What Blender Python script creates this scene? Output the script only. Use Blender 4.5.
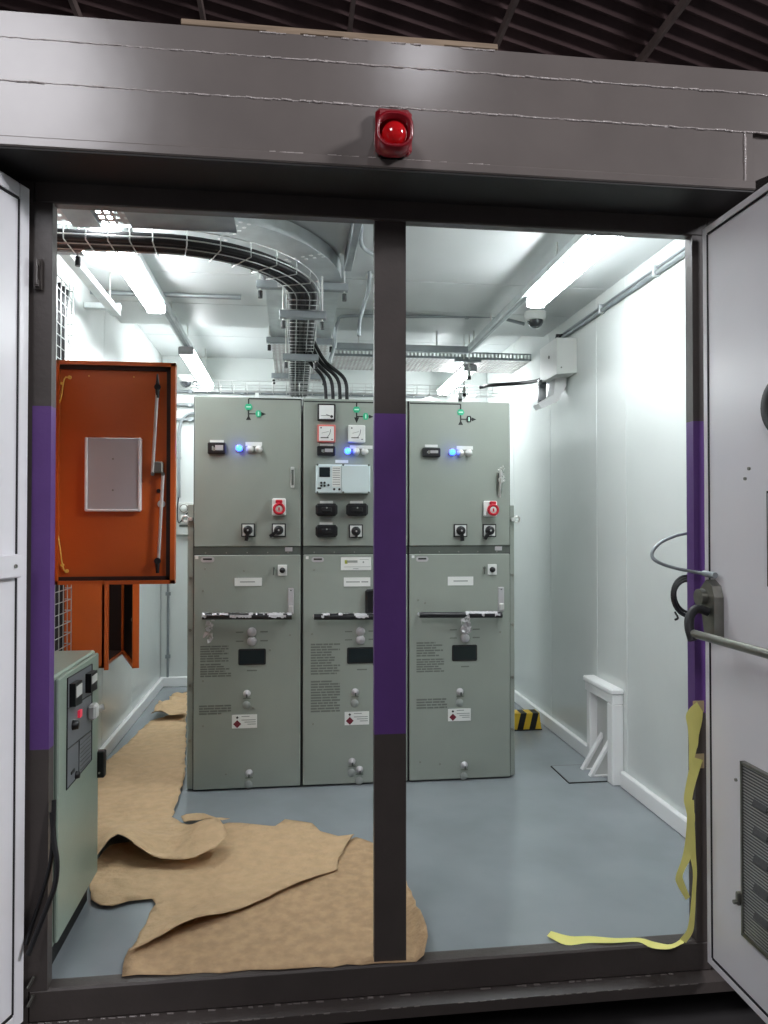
import bpy, bmesh, math, random
import numpy as np
from mathutils import Vector, Matrix, noise
for o in list(bpy.data.objects): bpy.data.objects.remove(o, do_unlink=True)
C = bpy.context.scene
COL = C.collection
PI = math.pi
random.seed(7)

# ------------------------------------------------------------------ camera
CAM_Z = 1.43; YAW = math.radians(7.04); PITCH = math.radians(0.913); FPX = 740.0
cam = bpy.data.cameras.new('camera'); cam_o = bpy.data.objects.new('camera', cam); COL.objects.link(cam_o)
cam.sensor_fit = 'VERTICAL'; cam.sensor_height = 36.0; cam.lens = FPX / 1024 * 36.0
cam.clip_start = 0.02
cam_o.location = (0, 0, CAM_Z); cam_o.rotation_euler = (PI / 2 + PITCH, 0, -YAW)
C.camera = cam_o

# ------------------------------------------------------------------ world, exposure, hall lamps
w = bpy.data.worlds.new('hall_air'); C.world = w; w.use_nodes = True
w.node_tree.nodes['Background'].inputs[0].default_value = (0.62, 0.60, 0.66, 1)
w.node_tree.nodes['Background'].inputs[1].default_value = 0.09
C.view_settings.view_transform = 'Standard'; C.view_settings.look = 'None'
C.view_settings.exposure = 0.0; C.view_settings.gamma = 1.0; C.view_settings.use_curve_mapping = False
BATTEN = 44.0

def hall_lamp(name, loc, size, power, target):
    l = bpy.data.lights.new(name, 'AREA'); l.shape = 'DISK'; l.size = size; l.energy = power; l.color = (0.96, 0.95, 1.0)
    o = bpy.data.objects.new(name, l); COL.objects.link(o); o.location = loc
    d = Vector(target) - Vector(loc); o.rotation_euler = d.to_track_quat('-Z', 'Y').to_euler()
    return o
hall_lamp('high_bay_and_fill_light', (-3.3, -4.6, 6.6), 2.4, 230, (0, 2, 1))
hall_lamp('high_bay_and_fill_light', (1.35, -3.3, 6.4), 0.42, 22, (0.5, 2, 1))
hall_lamp('high_bay_and_fill_light', (8.0, -2.6, 6.4), 1.6, 620, (0, 1.6, 1.2))  # unseen lamp added to brighten the left door, set clear of canopy reflections

# ------------------------------------------------------------------ helpers
def at(px, py, **k):
    """pixel of the photograph -> point on the plane X=, Y= or Z= constant"""
    wv = Vector((math.sin(YAW) * math.cos(PITCH), math.cos(YAW) * math.cos(PITCH), math.sin(PITCH)))
    r = Vector((math.cos(YAW), -math.sin(YAW), 0)); u = r.cross(wv)
    d = wv + r * ((px - 384) / FPX) - u * ((py - 512) / FPX)
    a, c = list(k.items())[0]; i = 'XYZ'.index(a); o = Vector((0, 0, CAM_Z))
    return o + d * ((c - o[i]) / d[i])

def lin(c):
    return tuple(((v / 255) / 12.92 if v / 255 <= .04045 else ((v / 255 + .055) / 1.055) ** 2.4) for v in c) + (1,)

def mat(name, rgb, rough=.5, metal=0., var=0., vscale=6., bump=0., bscale=40., spec=.5, emit=None, stretch=None, coat=0.):
    m = bpy.data.materials.new(name); m.use_nodes = True
    nt = m.node_tree; b = nt.nodes['Principled BSDF']
    c = lin(rgb); b.inputs['Base Color'].default_value = c
    b.inputs['Roughness'].default_value = rough; b.inputs['Metallic'].default_value = metal
    b.inputs['Specular IOR Level'].default_value = spec
    b.inputs['Coat Weight'].default_value = coat; b.inputs['Coat Roughness'].default_value = .08
    if var or bump:
        tc = nt.nodes.new('ShaderNodeTexCoord'); mp = nt.nodes.new('ShaderNodeMapping')
        nt.links.new(tc.outputs['Object'], mp.inputs[0])
        if stretch: mp.inputs['Scale'].default_value = stretch
    if var:
        n = nt.nodes.new('ShaderNodeTexNoise'); n.inputs['Scale'].default_value = vscale; n.inputs['Detail'].default_value = 5
        nt.links.new(mp.outputs[0], n.inputs['Vector'])
        mx = nt.nodes.new('ShaderNodeMix'); mx.data_type = 'RGBA'
        mx.inputs[6].default_value = tuple(v * (1 - var) for v in c[:3]) + (1,)
        mx.inputs[7].default_value = tuple(min(1, v * (1 + var)) for v in c[:3]) + (1,)
        mr = nt.nodes.new('ShaderNodeMapRange'); mr.inputs[1].default_value = .36; mr.inputs[2].default_value = .64; nt.links.new(n.outputs[0], mr.inputs[0])
        nt.links.new(mr.outputs[0], mx.inputs[0]); nt.links.new(mx.outputs[2], b.inputs['Base Color'])
    if bump:
        n2 = nt.nodes.new('ShaderNodeTexNoise'); n2.inputs['Scale'].default_value = bscale; n2.inputs['Detail'].default_value = 3
        nt.links.new(mp.outputs[0], n2.inputs['Vector'])
        bp = nt.nodes.new('ShaderNodeBump'); bp.inputs['Strength'].default_value = bump; bp.inputs['Distance'].default_value = .02
        nt.links.new(n2.outputs[0], bp.inputs['Height']); nt.links.new(bp.outputs[0], b.inputs['Normal'])
    if emit:
        b.inputs['Emission Color'].default_value = lin(emit[0]); b.inputs['Emission Strength'].default_value = emit[1]
    return m

def perforated(name, rgb, period=(.05, .03), duty=(.55, .45), off=.5):
    """galvanised sheet punched with rows of slots: the slots are open"""
    m = mat(name, rgb, .45, .75, .12, 9)
    nt = m.node_tree; b = nt.nodes['Principled BSDF']; out = nt.nodes['Material Output']
    tc = nt.nodes.new('ShaderNodeTexCoord'); sx = nt.nodes.new('ShaderNodeSeparateXYZ'); nt.links.new(tc.outputs['Object'], sx.inputs[0])
    def mth(op, a, bb=None):
        n = nt.nodes.new('ShaderNodeMath'); n.operation = op
        for i, v in enumerate((a, bb)):
            if v is None: continue
            if isinstance(v, (int, float)): n.inputs[i].default_value = v
            else: nt.links.new(v, n.inputs[i])
        return n.outputs[0]
    a = mth('LESS_THAN', mth('FRACT', mth('DIVIDE', mth('ADD', sx.outputs[0], 50.), period[0])), duty[0])
    c = mth('LESS_THAN', mth('FRACT', mth('DIVIDE', mth('ADD', sx.outputs[1], 50.), period[1])), duty[1])
    h = mth('MULTIPLY', a, c)
    tr = nt.nodes.new('ShaderNodeBsdfTransparent'); mx = nt.nodes.new('ShaderNodeMixShader')
    nt.links.new(h, mx.inputs[0]); nt.links.new(b.outputs[0], mx.inputs[1]); nt.links.new(tr.outputs[0], mx.inputs[2])
    nt.links.new(mx.outputs[0], out.inputs['Surface'])
    return m

M = {}
M['white_wall'] = mat('white_wall', (212, 217, 214), .2, 0, .02, 2, .16, 2.2)
M['white_ceiling'] = mat('white_ceiling', (196, 200, 199), .4, 0, .03, 2, .08, 2.0)
M['white_trim'] = mat('white_trim', (240, 241, 240), .4)
M['white_door'] = mat('white_door', (232, 231, 234), .28, 0, .015, 3, .03, 3)
M['floor'] = mat('floor_paint', (140, 147, 151), .2, 0, .06, 3, .05, 3)
M['brown'] = mat('brown_paint', (74, 68, 65), .4, 0, .06, 8, .05, 60)
M['brown_gloss'] = mat('brown_gloss_paint', (120, 113, 109), .2, 0, .06, 4, .02, 9, stretch=(1, 1, 1))
M['purple'] = mat('purple_paint', (96, 63, 128), .38, 0, .04, 8, .04, 60)
M['weld'] = mat('weld_bead', (200, 192, 188), .14, 0, .1, 60, .5, 120)  # pale colour paints the glints along the canopy beads
M['under'] = mat('underside_shade', (30, 28, 27), .6)  # near-black stands in for the shade under the canopy
M['grey_gear'] = mat('grey_green_paint', (147, 154, 145), .36, 0, .02, 5, .04, 160)
M['gear_dark'] = mat('dark_grey_and_recess_shade', (86, 92, 86), .45, 0, .04, 10)  # dark grey parts; on the cabinet recess it paints the shade
M['gap'] = mat('black_gap', (16, 17, 17), .6)
M['black'] = mat('black_plastic', (22, 22, 24), .4)
M['rubber'] = mat('black_rubber', (20, 20, 22), .5, 0, .1, 30)
M['white_plastic'] = mat('white_plastic', (226, 228, 224), .4)
M['relay'] = mat('relay_plastic', (206, 220, 220), .4)
M['screen'] = mat('dark_screen', (36, 44, 46), .15)
M['ink'] = mat('grey_ink', (108, 114, 106), .6)
M['ink_light'] = mat('pale_ink', (150, 155, 150), .6)
M['black_ink'] = mat('black_ink', (40, 42, 40), .6)
M['green'] = mat('green_symbol', (40, 150, 110), .4, emit=((60, 200, 150), .25))
M['mint'] = mat('mint_symbol', (190, 235, 215), .4)
M['red'] = mat('red_plastic', (190, 24, 44), .35)
M['red_frame'] = mat('red_frame', (205, 108, 100), .4)
M['beacon'] = mat('red_beacon_body', (140, 10, 28), .3, 0, .05, 20, coat=.5)
M['beacon_lens'] = mat('red_beacon_lens', (195, 16, 24), .12, 0, coat=1., emit=((255, 30, 30), .05))
M['blue_lamp'] = mat('lit_blue_lens', (60, 90, 255), .2, emit=((30, 70, 255), 14.))
M['maroon'] = mat('maroon_ink', (108, 26, 44), .5)
M['olive'] = mat('yellow_green_ink', (170, 178, 60), .5)
M['steel'] = mat('brushed_steel', (214, 214, 210), .3, .55, .06, 20)
M['steel_dark'] = mat('dull_steel', (140, 140, 132), .35, .85, .1, 20)
M['galv'] = mat('galvanised_steel', (204, 210, 210), .42, .4, .1, 9)
M['galv_dark'] = mat('weathered_galvanised_steel', (150, 156, 158), .45, .6, .1, 9)
M['perf'] = perforated('perforated_galvanised_steel', (176, 170, 168), (.03, .05), (.5, .45))
M['perf_side'] = perforated('slotted_galvanised_steel', (184, 186, 184), (.028, .06), (.5, 2.))
M['wire'] = mat('zinc_wire', (198, 200, 198), .35, .7)
M['orange'] = mat('orange_paint', (196, 92, 34), .36, 0, .03, 6, .03, 60)
M['seal'] = mat('dark_seal_and_shade', (42, 22, 16), .7)  # foam seal colour, also the painted shade inside the small orange cabinet
M['pocket'] = mat('pale_grey_sheet', (186, 184, 186), .4, .2)
M['brass'] = mat('yellow_wire', (236, 196, 90), .4)
M['charger'] = mat('sage_green_paint', (148, 164, 150), .35, 0, .03, 6, .05, 120)
M['panel_grey'] = mat('grey_front_panel', (118, 122, 126), .4)
M['pink'] = mat('red_switch', (220, 70, 90), .4, emit=((255, 60, 90), .3))
M['paper'] = mat('kraft_paper', (200, 170, 132), .8, 0, .06, 20, .7, 18)
M['paper_dirty'] = mat('soiled_kraft_paper', (184, 154, 118), .85, 0, .11, 24, .7, 20)
M['tape'] = mat('yellow_tape', (244, 238, 140), .45, 0, .04, 10)
M['beige_tape'] = mat('beige_tape', (196, 176, 140), .6)
M['kerb_yellow'] = mat('yellow_paint', (214, 176, 40), .5)
M['box_grey'] = mat('pale_grey_enclosure', (206, 208, 204), .42)
M['smoke'] = mat('smoked_dome', (60, 62, 66), .1, 0, coat=1.)
M['diffuser'] = mat('lit_diffuser', (255, 255, 255), .4, emit=((246, 252, 255), BATTEN))
M['lamp_body'] = mat('lamp_housing', (176, 178, 180), .5)
M['roof'] = mat('dark_roof_sheet', (124, 102, 102), .5, 0, .25, 1.2)
M['roof_beam'] = mat('roof_beam', (170, 152, 146), .5, 0, .2, 3)
M['skylight'] = mat('dusty_skylight', (96, 88, 92), .5)
M['hall_floor'] = mat('hall_concrete', (52, 50, 50), .8, 0, .15, 3)
M['wood'] = mat('raw_timber', (158, 138, 116), .7, 0, .2, 6, stretch=(1, 12, 12))
M['mesh_vent'] = mat('vent_mesh', (104, 106, 108), .45, .6, .1, 200)
M['text_grey'] = M['ink']

OFF = {}
class MB:
    def __init__(s): s.v = []; s.f = []; s.mi = []; s.sm = []; s.mats = []; s.cur = 0
    def use(s, name):
        if name not in s.mats: s.mats.append(name)
        s.cur = s.mats.index(name); return s
    def add(s, vs, fs, smooth=False):
        k = len(s.v); s.v += [tuple(v) for v in vs]
        for f in fs: s.f.append(tuple(i + k for i in f)); s.mi.append(s.cur); s.sm.append(smooth)
        return s
    def box(s, x0, x1, y0, y1, z0, z1, bev=0.):
        if x0 > x1: x0, x1 = x1, x0
        if y0 > y1: y0, y1 = y1, y0
        if z0 > z1: z0, z1 = z1, z0
        if bev <= 0:
            vs = [(x, y, z) for x in (x0, x1) for y in (y0, y1) for z in (z0, z1)]
            return s.add(vs, [(0, 1, 3, 2), (4, 6, 7, 5), (0, 4, 5, 1), (2, 3, 7, 6), (0, 2, 6, 4), (1, 5, 7, 3)])
        b = min(bev, (x1 - x0) * .45, (y1 - y0) * .45, (z1 - z0) * .45)
        bm = bmesh.new(); bmesh.ops.create_cube(bm, size=1)
        for v in bm.verts:
            v.co = Vector((x0 if v.co.x < 0 else x1, y0 if v.co.y < 0 else y1, z0 if v.co.z < 0 else z1))
        bmesh.ops.bevel(bm, geom=bm.edges[:], offset=b, segments=1, affect='EDGES')
        bm.verts.index_update()
        s.add([v.co for v in bm.verts], [[v.index for v in f.verts] for f in bm.faces]); bm.free(); return s
    def prism(s, poly, axis, a0, a1):
        """poly of 2D points in the two other axes (cyclic order x,y,z), extruded along axis"""
        i = 'xyz'.index(axis); n = len(poly); vs = []
        for a in (a0, a1):
            for p in poly:
                v = [0, 0, 0]; j, k = [q for q in range(3) if q != i]; v[i] = a; v[j] = p[0]; v[k] = p[1]; vs.append(v)
        fs = [tuple(range(n)), tuple(range(2 * n - 1, n - 1, -1))] + [(q, (q + 1) % n, n + (q + 1) % n, n + q) for q in range(n)]
        return s.add(vs, fs)
    def tube(s, pts, r, n=8, cap=True, flat=None):
        pts = [Vector(p) for p in pts]; rings = []; N = len(pts)
        prev = None
        for i, p in enumerate(pts):
            t = (pts[min(i + 1, N - 1)] - pts[max(i - 1, 0)]).normalized()
            if prev is None:
                a = Vector((0, 0, 1)) if abs(t.z) < .9 else Vector((1, 0, 0)); u = t.cross(a).normalized()
            else: u = (prev - t * prev.dot(t)).normalized()
            prev = u; v = t.cross(u); rr = r[i] if isinstance(r, (list, tuple)) else r
            rings.append([p + (u * math.cos(2 * PI * k / n) + v * math.sin(2 * PI * k / n)) * rr for k in range(n)])
        vs = [q for ring in rings for q in ring]; fs = []
        for i in range(N - 1):
            for k in range(n): fs.append((i * n + k, i * n + (k + 1) % n, (i + 1) * n + (k + 1) % n, (i + 1) * n + k))
        s.add(vs, fs, True)
        if cap: s.add(rings[0], [tuple(range(n))]); s.add(rings[-1], [tuple(range(n - 1, -1, -1))])
        return s
    def cyl(s, p0, p1, r, n=16): return s.tube([p0, p1], r, n)
    def lathe(s, c, axis, prof, n=20):
        """prof = [(radius, offset along axis)]"""
        A = Vector(axis).normalized(); a = Vector((0, 0, 1)) if abs(A.z) < .9 else Vector((1, 0, 0))
        u = A.cross(a).normalized(); v = A.cross(u); vs = []; fs = []
        for r, h in prof:
            for k in range(n): vs.append(Vector(c) + A * h + (u * math.cos(2 * PI * k / n) + v * math.sin(2 * PI * k / n)) * r)
        for i in range(len(prof) - 1):
            for k in range(n): fs.append((i * n + k, i * n + (k + 1) % n, (i + 1) * n + (k + 1) % n, (i + 1) * n + k))
        return s.add(vs, fs, True)
    def disc(s, c, axis, r, t, n=20): return s.tube([Vector(c), Vector(c) + Vector(axis).normalized() * t], r, n)
    def torus(s, c, axis, R, r, n=24, m=6, a0=0, a1=2 * PI, sx=1., sz=1.):
        A = Vector(axis).normalized(); a = Vector((0, 0, 1)) if abs(A.z) < .9 else Vector((1, 0, 0))
        u = A.cross(a).normalized(); v = A.cross(u)
        return s.tube([Vector(c) + u * math.cos(a0 + (a1 - a0) * k / n) * R * sx + v * math.sin(a0 + (a1 - a0) * k / n) * R * sz for k in range(n + 1)], r, m)
    def build(s, name, parent=None, local=False, label=None, cat=None, group=None, kind=None):
        me = bpy.data.meshes.new(name); off = Vector((0, 0, 0))
        if parent is not None and not local: off = OFF[parent.name]
        if parent is None:                                    # origin at the base centre
            xs = np.array(s.v); lo = xs.min(0); hi = xs.max(0)
            off = Vector(((lo[0] + hi[0]) / 2, (lo[1] + hi[1]) / 2, lo[2]))
        me.from_pydata([tuple(Vector(v) - off) for v in s.v], [], s.f)
        for m_ in s.mats: me.materials.append(M[m_])
        me.polygons.foreach_set('material_index', s.mi); me.polygons.foreach_set('use_smooth', s.sm)
        bm = bmesh.new(); bm.from_mesh(me); bmesh.ops.recalc_face_normals(bm, faces=bm.faces[:]); bm.to_mesh(me); bm.free()
        me.update()
        o = bpy.data.objects.new(name, me); COL.objects.link(o)
        if parent is not None: o.parent = parent; OFF[o.name] = OFF[parent.name]
        else: o.location = off; OFF[o.name] = off
        tag(o, label, cat, group, kind); return o

def tag(o, label=None, cat=None, group=None, kind=None):
    for k, v in (('label', label), ('category', cat), ('group', group), ('kind', kind)):
        if v: o[k] = v
    return o

def thing(name, loc, label=None, cat=None, group=None, kind=None, rz=0):
    o = bpy.data.objects.new(name, None); COL.objects.link(o); o.location = loc; o.rotation_euler.z = rz; o.empty_display_size = .1
    OFF[o.name] = Vector(loc); return tag(o, label, cat, group, kind)

def mb(m): return MB().use(m)
def bx(name, m, b, parent=None, bev=0., **k): return mb(m).box(*b, bev=bev).build(name, parent, **k)

def smooth_path(pts, n=6):
    """Catmull-Rom through the points"""
    P = [Vector(p) for p in pts]; P = [P[0] * 2 - P[1]] + P + [P[-1] * 2 - P[-2]]; out = []
    for i in range(1, len(P) - 2):
        for k in range(n):
            t = k / n; a, b, c, d = P[i - 1], P[i], P[i + 1], P[i + 2]
            out.append(.5 * (2 * b + (c - a) * t + (2 * a - 5 * b + 4 * c - d) * t * t + (3 * b - a - 3 * c + d) * t ** 3))
    return out + [P[-2]]

# ------------------------------------------------------------------ THE SETTING: container room
XL, XR, YF, YB = -1.15, 1.80, 2.45, 6.72
Z1, Z2, YS = 2.78, 2.915, 5.15          # front ceiling, rear ceiling, step between them
bx('floor', 'floor', (XL - .1, XR + .1, YF, YB + .1, -.06, 0), kind='structure')
wl = thing('wall_left', (XL, 4.6, 0), kind='structure')
bx('backing', 'white_wall', (XL - .1, XL - .012, YF - .05, YB, -.06, 2.95), wl)
for a, b in ((2.45, 3.0), (3.0, 3.9), (3.9, 4.7), (4.7, 5.55), (5.55, 6.72)):
    bx('wall_panel', 'white_wall', (XL - .012, XL, a + .002, b - .002, 0, 2.95), wl, .003)
wr = thing('wall_right', (XR, 4.6, 0), kind='structure')
bx('backing', 'white_wall', (XR + .012, XR + .1, YF - .05, YB, -.06, 2.95), wr)
for a, b in ((2.45, 3.83), (3.83, 4.22), (4.22, 5.02), (5.02, 5.9), (5.9, 6.72)):
    bx('wall_panel', 'white_wall', (XR, XR + .012, a + .002, b - .002, 0, 2.95), wr, .003)
wb = thing('wall_back', (0, YB, 0), kind='structure')
bx('backing', 'white_wall', (XL - .1, XR + .1, YB + .012, YB + .1, -.06, 2.95), wb)
for a, b in ((XL, -.85), (-.85, 0.1), (.1, 1.0), (1.0, XR)):
    bx('wall_panel', 'white_wall', (a + .002, b - .002, YB, YB + .012, 0, 2.95), wb, .003)
ce = thing('ceiling', (0, 4.6, Z1), kind='structure')
bx('roof_deck', 'white_ceiling', (XL - .15, XR + .15, YF - .05, YB + .15, 2.95, 2.985), ce)
for a, b in ((YF, 3.25), (3.25, 4.05), (4.05, 4.62), (4.62, YS)):
    bx('ceiling_panel', 'white_ceiling', (XL, XR, a + .003, b - .003, Z1, Z1 + .03), ce, .004)
for a, b in ((YS, 5.95), (5.95, YB)):
    bx('ceiling_panel', 'white_ceiling', (XL, XR, a + .003, b - .003, Z2, Z2 + .03), ce, .004)
bx('step_face', 'white_ceiling', (XL, XR, YS - .012, YS, Z1 + .03, 2.95), ce)
for nm, b in (('baseboard_left', (XL, XL + .03, YF + .02, YB - .03, 0, .085)), ('baseboard_right', (XR - .03, XR, 4.27, YB - .03, 0, .085)),
              ('baseboard_back', (XL, XR, YB - .03, YB, 0, .085)), ('baseboard_front', (XR - .03, XR, YF + .02, 3.86, 0, .085))):
    bx(nm, 'white_trim', b, None, .006, kind='structure')

# front wall around the opening, frame with purple band
JL0, JL1, JR0, JR1 = -.80, -.744, 1.372, 1.43
HZ0, HZ1 = 2.43, 2.505
wf = thing('wall_front', (0, 2.43, 0), kind='structure')
bx('side_sheet', 'brown', (XL - .1, JL0, 2.40, YF - .008, -.14, 2.95), wf)
bx('side_sheet', 'brown', (JR1, XR + .1, 2.40, YF - .008, -.14, 2.95), wf)
bx('top_sheet', 'brown', (JL0, JR1, 2.405, YF - .008, HZ1, 2.95), wf)
for b in ((XL, JL0, YF - .008, YF, 0, 2.95), (JR1, XR, YF - .008, YF, 0, 2.95), (JL0, JR1, YF - .008, YF, HZ1, Z1)):
    bx('lining_panel', 'white_wall', b, wf)
fr = thing('trim_1', (.3, 2.42, 0), kind='structure', label='dark brown steel door frame with purple band on its posts')
def post(name, x0, x1, y0, y1, z0, z1, p0, p1):
    m = MB(); m.use('brown').box(x0, x1, y0, y1, z0, p0); m.use('purple').box(x0, x1, y0, y1, p0, p1); m.use('brown').box(x0, x1, y0, y1, p1, z1)
    return m.build(name, fr)
post('jamb', JL0, JL1, 2.40, 2.446, 0, HZ0, .735, 1.795)
post('jamb', JR0, JR1, 2.40, 2.446, 0, HZ0, .78, 1.785)
post('mullion', .266, .371, 2.412, 2.446, 0, HZ0, .742, 1.793)
bx('head', 'brown', (JL0, JR1, 2.40, 2.446, HZ0, HZ1), fr, .004)
bx('sill', 'brown', (JL0, JR1, 2.40, 2.46, -.098, 0.002), fr, .006)
m = mb('brown'); m.prism([(2.36, -.112), (2.36, -.147), (2.46, -.147), (2.46, -.097), (2.40, -.097)], 'x', XL - .1, XR + .1)
m.build('base_rail', fr)
m = mb('brown_gloss')
for i in range(70):
    x = JL0 + .03 * i + random.uniform(-.008, .008); L = random.uniform(.012, .03)
    if random.random() < .75 and x < JR1: m.tube([(x, 2.399, -.098), (x + L, 2.398, -.0985)], random.uniform(.0025, .005), 5)
for i in range(60):
    x = JL0 + .036 * i; L = random.uniform(.01, .03)
    if random.random() < .6 and x < JR1: m.tube([(x, 2.360, -.113), (x + L, 2.3605, -.113)], random.uniform(.002, .004), 5)
m.build('weld_bead', fr, kind='stuff')
m = mb('brown')
m.box(-.794, -.772, 2.385, 2.40, 2.155, 2.25); m.box(-.79, -.776, 2.372, 2.386, 2.16, 2.18); m.box(-.79, -.776, 2.372, 2.386, 2.225, 2.245); m.cyl((-.783, 2.372, 2.165), (-.783, 2.372, 2.24), .005, 8)
m.build('latch_keeper', fr)
m = mb('steel_dark'); m.cyl((-.795, 2.385, .02), (-.78, 2.39, .05), .005, 8); m.cyl((-.795, 2.385, -.035), (-.78, 2.39, -.005), .005, 8); m.build('latch_pin', fr)

# canopy over the opening
CY = 2.20; CX1 = 1.468
cn = thing('trim_2', (.0, CY, 2.51), kind='structure', label='glossy brown steel canopy box with weld seams over the doorway')
def canopy_strip(z0, z1, x1):
    bx('canopy_strip', 'brown_gloss', (-1.9, x1, CY, 2.40, z0, z1), cn)
canopy_strip(2.53, 2.690, CX1); canopy_strip(2.690, 2.815, 2.0); canopy_strip(2.815, 2.89, 2.0)
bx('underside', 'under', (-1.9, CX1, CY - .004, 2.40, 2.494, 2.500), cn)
bx('canopy_lip', 'brown_gloss', (-1.9, CX1 + .005, CY - .010, 2.40, 2.500, 2.53), cn, .004)
m = mb('brown_gloss'); m.prism([(CX1 + .006, 2.535), (CX1 + .006, 2.689), (2.0, 2.689), (2.0, 2.64), (1.62, 2.60)], 'y', CY + .012, 2.40); m.build('end_cap', cn)
for z in (2.690, 2.815):
    m = mb('weld'); x = -1.0; q = []
    for i in range(290): q.append((-1.0 + .01 * i, CY + .0006, z + random.uniform(-.0012, .0012)))
    m.tube(q, [random.uniform(.0014, .0026) for _ in q], 6)
    while x < 1.9:
        L = random.uniform(.01, .035)
        if random.random() < .35 + .6 * (x > -.1): m.tube([(x, CY, z + random.uniform(-.002, .002)), (x + L, CY, z + random.uniform(-.002, .002))], random.uniform(.002, .0042), 5)
        x += L * 1.1
    m.build('weld_bead', cn, kind='stuff')
m = mb('weld'); z = 2.53
while z < 2.69:
    m.tube([(CX1 - .028, CY, z), (CX1 - .027, CY, z + .022)], random.uniform(.003, .005), 5); z += .02
x = -.1
while x < .6:
    L = random.uniform(.01, .03)
    if random.random() < .6: m.tube([(x, CY + .001, 2.531), (x + L, CY, 2.532)], random.uniform(.002, .004), 5)
    if random.random() < .6: m.tube([(x, CY + .001, 2.888), (x + L, CY, 2.888)], random.uniform(.002, .004), 5)
    x += L
m.build('weld_bead', cn, kind='stuff')
pk = thing('timber_plank', (.2, 2.27, 2.89), 'long raw timber plank lying on top of the brown canopy', 'plank')
mb('wood').box(-.33, .63, 2.215, 2.32, 2.903, 2.921, .002).build('plank', pk)
mb('wood').box(-.08, .02, 2.21, 2.32, 2.89, 2.903).box(.15, .46, 2.212, 2.32, 2.891, 2.903).build('packing_strip', pk, label='paler thin packing strip under plank')

# red sounder beacon
bc = thing('alarm_beacon', (.297, CY, 2.535), 'red alarm sounder beacon mounted on the brown canopy front', 'alarm beacon')
m = mb('beacon'); m.box(.243, .353, CY - .035, CY - .001, 2.535, 2.672, .012); m.build('base', bc)
m = mb('beacon')
def rrect(cx, cz, hw, hh, r, n=5):
    out = []
    for ox, oz, a in ((hw - r, hh - r, 0), (-(hw - r), hh - r, PI / 2), (-(hw - r), -(hh - r), PI), (hw - r, -(hh - r), 1.5 * PI)):
        for k in range(n + 1): t = a + k / n * PI / 2; out.append((cx + ox + r * math.cos(t), cz + oz + r * math.sin(t)))
    return out
o_ = rrect(.292, 2.574, .054, .052, .04); i_ = rrect(.292, 2.574, .045, .043, .036); n = len(o_)
vs = [(p[0], CY - .03, p[1]) for p in o_] + [(p[0], CY - .095, p[1]) for p in o_] + [(p[0], CY - .095, p[1]) for p in i_] + [(p[0], CY - .04, p[1]) for p in i_]
fs = [(r * n + k, r * n + (k + 1) % n, (r + 1) * n + (k + 1) % n, (r + 1) * n + k) for r in range(3) for k in range(n)]
m.add(vs, fs + [tuple(range(3 * n, 4 * n))], True); m.build('horn', bc)
m = mb('beacon_lens'); m.lathe((.294, CY - .042, 2.570), (0, -1, 0), [(.038, 0), (.038, .03), (.034, .042), (.024, .052), (.012, .057), (.0005, .058)], 24); m.build('lens', bc, label='bright red clear lens')
bx('cable_gland', 'rubber', (.262, .334, CY - .03, CY - .002, 2.531, 2.548), bc, .004)

# ------------------------------------------------------------------ container doors
# left leaf: hinged on the left jamb, opened about 110 degrees; local x runs along the leaf from the hinge, local y is its inner face normal
dl = thing('door_1', (-.803, 2.378, -.075), kind='structure', rz=math.radians(-90 - 19.7), label='white steel door leaf opened outwards at left with horizontal rail')
LW, LH = 1.06, 2.535
bx('panel', 'white_door', (.012, LW - .012, -.045, -.004, .012, LH - .012), dl, local=True)
for b in ((0, .045, -.05, 0, 0, LH), (LW - .045, LW, -.05, 0, 0, LH), (.045, LW - .045, -.05, 0, 0, .045), (.045, LW - .045, -.05, 0, LH - .045, LH)):
    bx('edge_flange', 'white_door', b, dl, .004, local=True)
m = mb('rubber')
for b in ((.046, .049, -.004, .001, .05, LH - .05), (.05, LW - .05, -.004, .001, .046, .053), (.05, LW - .05, -.004, .001, LH - .053, LH - .046)): m.box(*b)
m.build('door_seal', dl, local=True)
bx('rail', 'white_door', (.05, LW - .05, -.004, .022, 1.345, 1.415), dl, .004, local=True)
m = mb('steel_dark')
for x in (.08, .3, .5): m.disc((x, .022, 1.38), (0, 1, 0), .006, .004, 8)
m.build('rail_screw', dl, local=True, kind='stuff')
# right leaf: opened 90 degrees, inner face looks to -X (plane X = 1.392)
DX = 1.392
dr = thing('door_2', (DX, 2.37, -.05), kind='structure', label='white steel door leaf opened outwards at right with push bar and louvre')
bx('panel', 'white_door', (DX + .004, DX + .045, 1.32, 2.36, -.04, 2.43), dr)
for b in ((DX, DX + .05, 2.345, 2.37, -.05, 2.44), (DX, DX + .05, 1.31, 1.335, -.05, 2.44), (DX, DX + .05, 1.335, 2.345, -.05, -.025), (DX, DX + .05, 1.335, 2.345, 2.415, 2.44)):
    bx('edge_flange', 'white_door', b, dr, .003)
m = mb('rubber')
for b in ((DX + .0005, DX + .005, 2.340, 2.345, -.02, 2.41), (DX + .0005, DX + .005, 1.335, 2.34, -.025, -.018), (DX + .0005, DX + .005, 1.335, 2.34, 2.408, 2.415)): m.box(*b)
m.build('door_seal', dr)
m = mb('rubber'); m.lathe((DX + .004, 1.945, 1.770), (-1, 0, 0), [(.090, 0), (.090, .018), (.082, .026), (.05, .028), (.045, .02), (.0005, .02)], 28); m.build('round_vent_cover', dr, label='black round cover at the right picture edge')
m = mb('black'); m.box(DX - .001, DX + .004, 1.75, 2.033, 1.245, 1.527); m.use('white_plastic').box(DX - .002, DX + .002, 1.757, 2.026, 1.252, 1.52); m.build('framed_plate', dr, label='white plate with thin black border')
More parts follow.
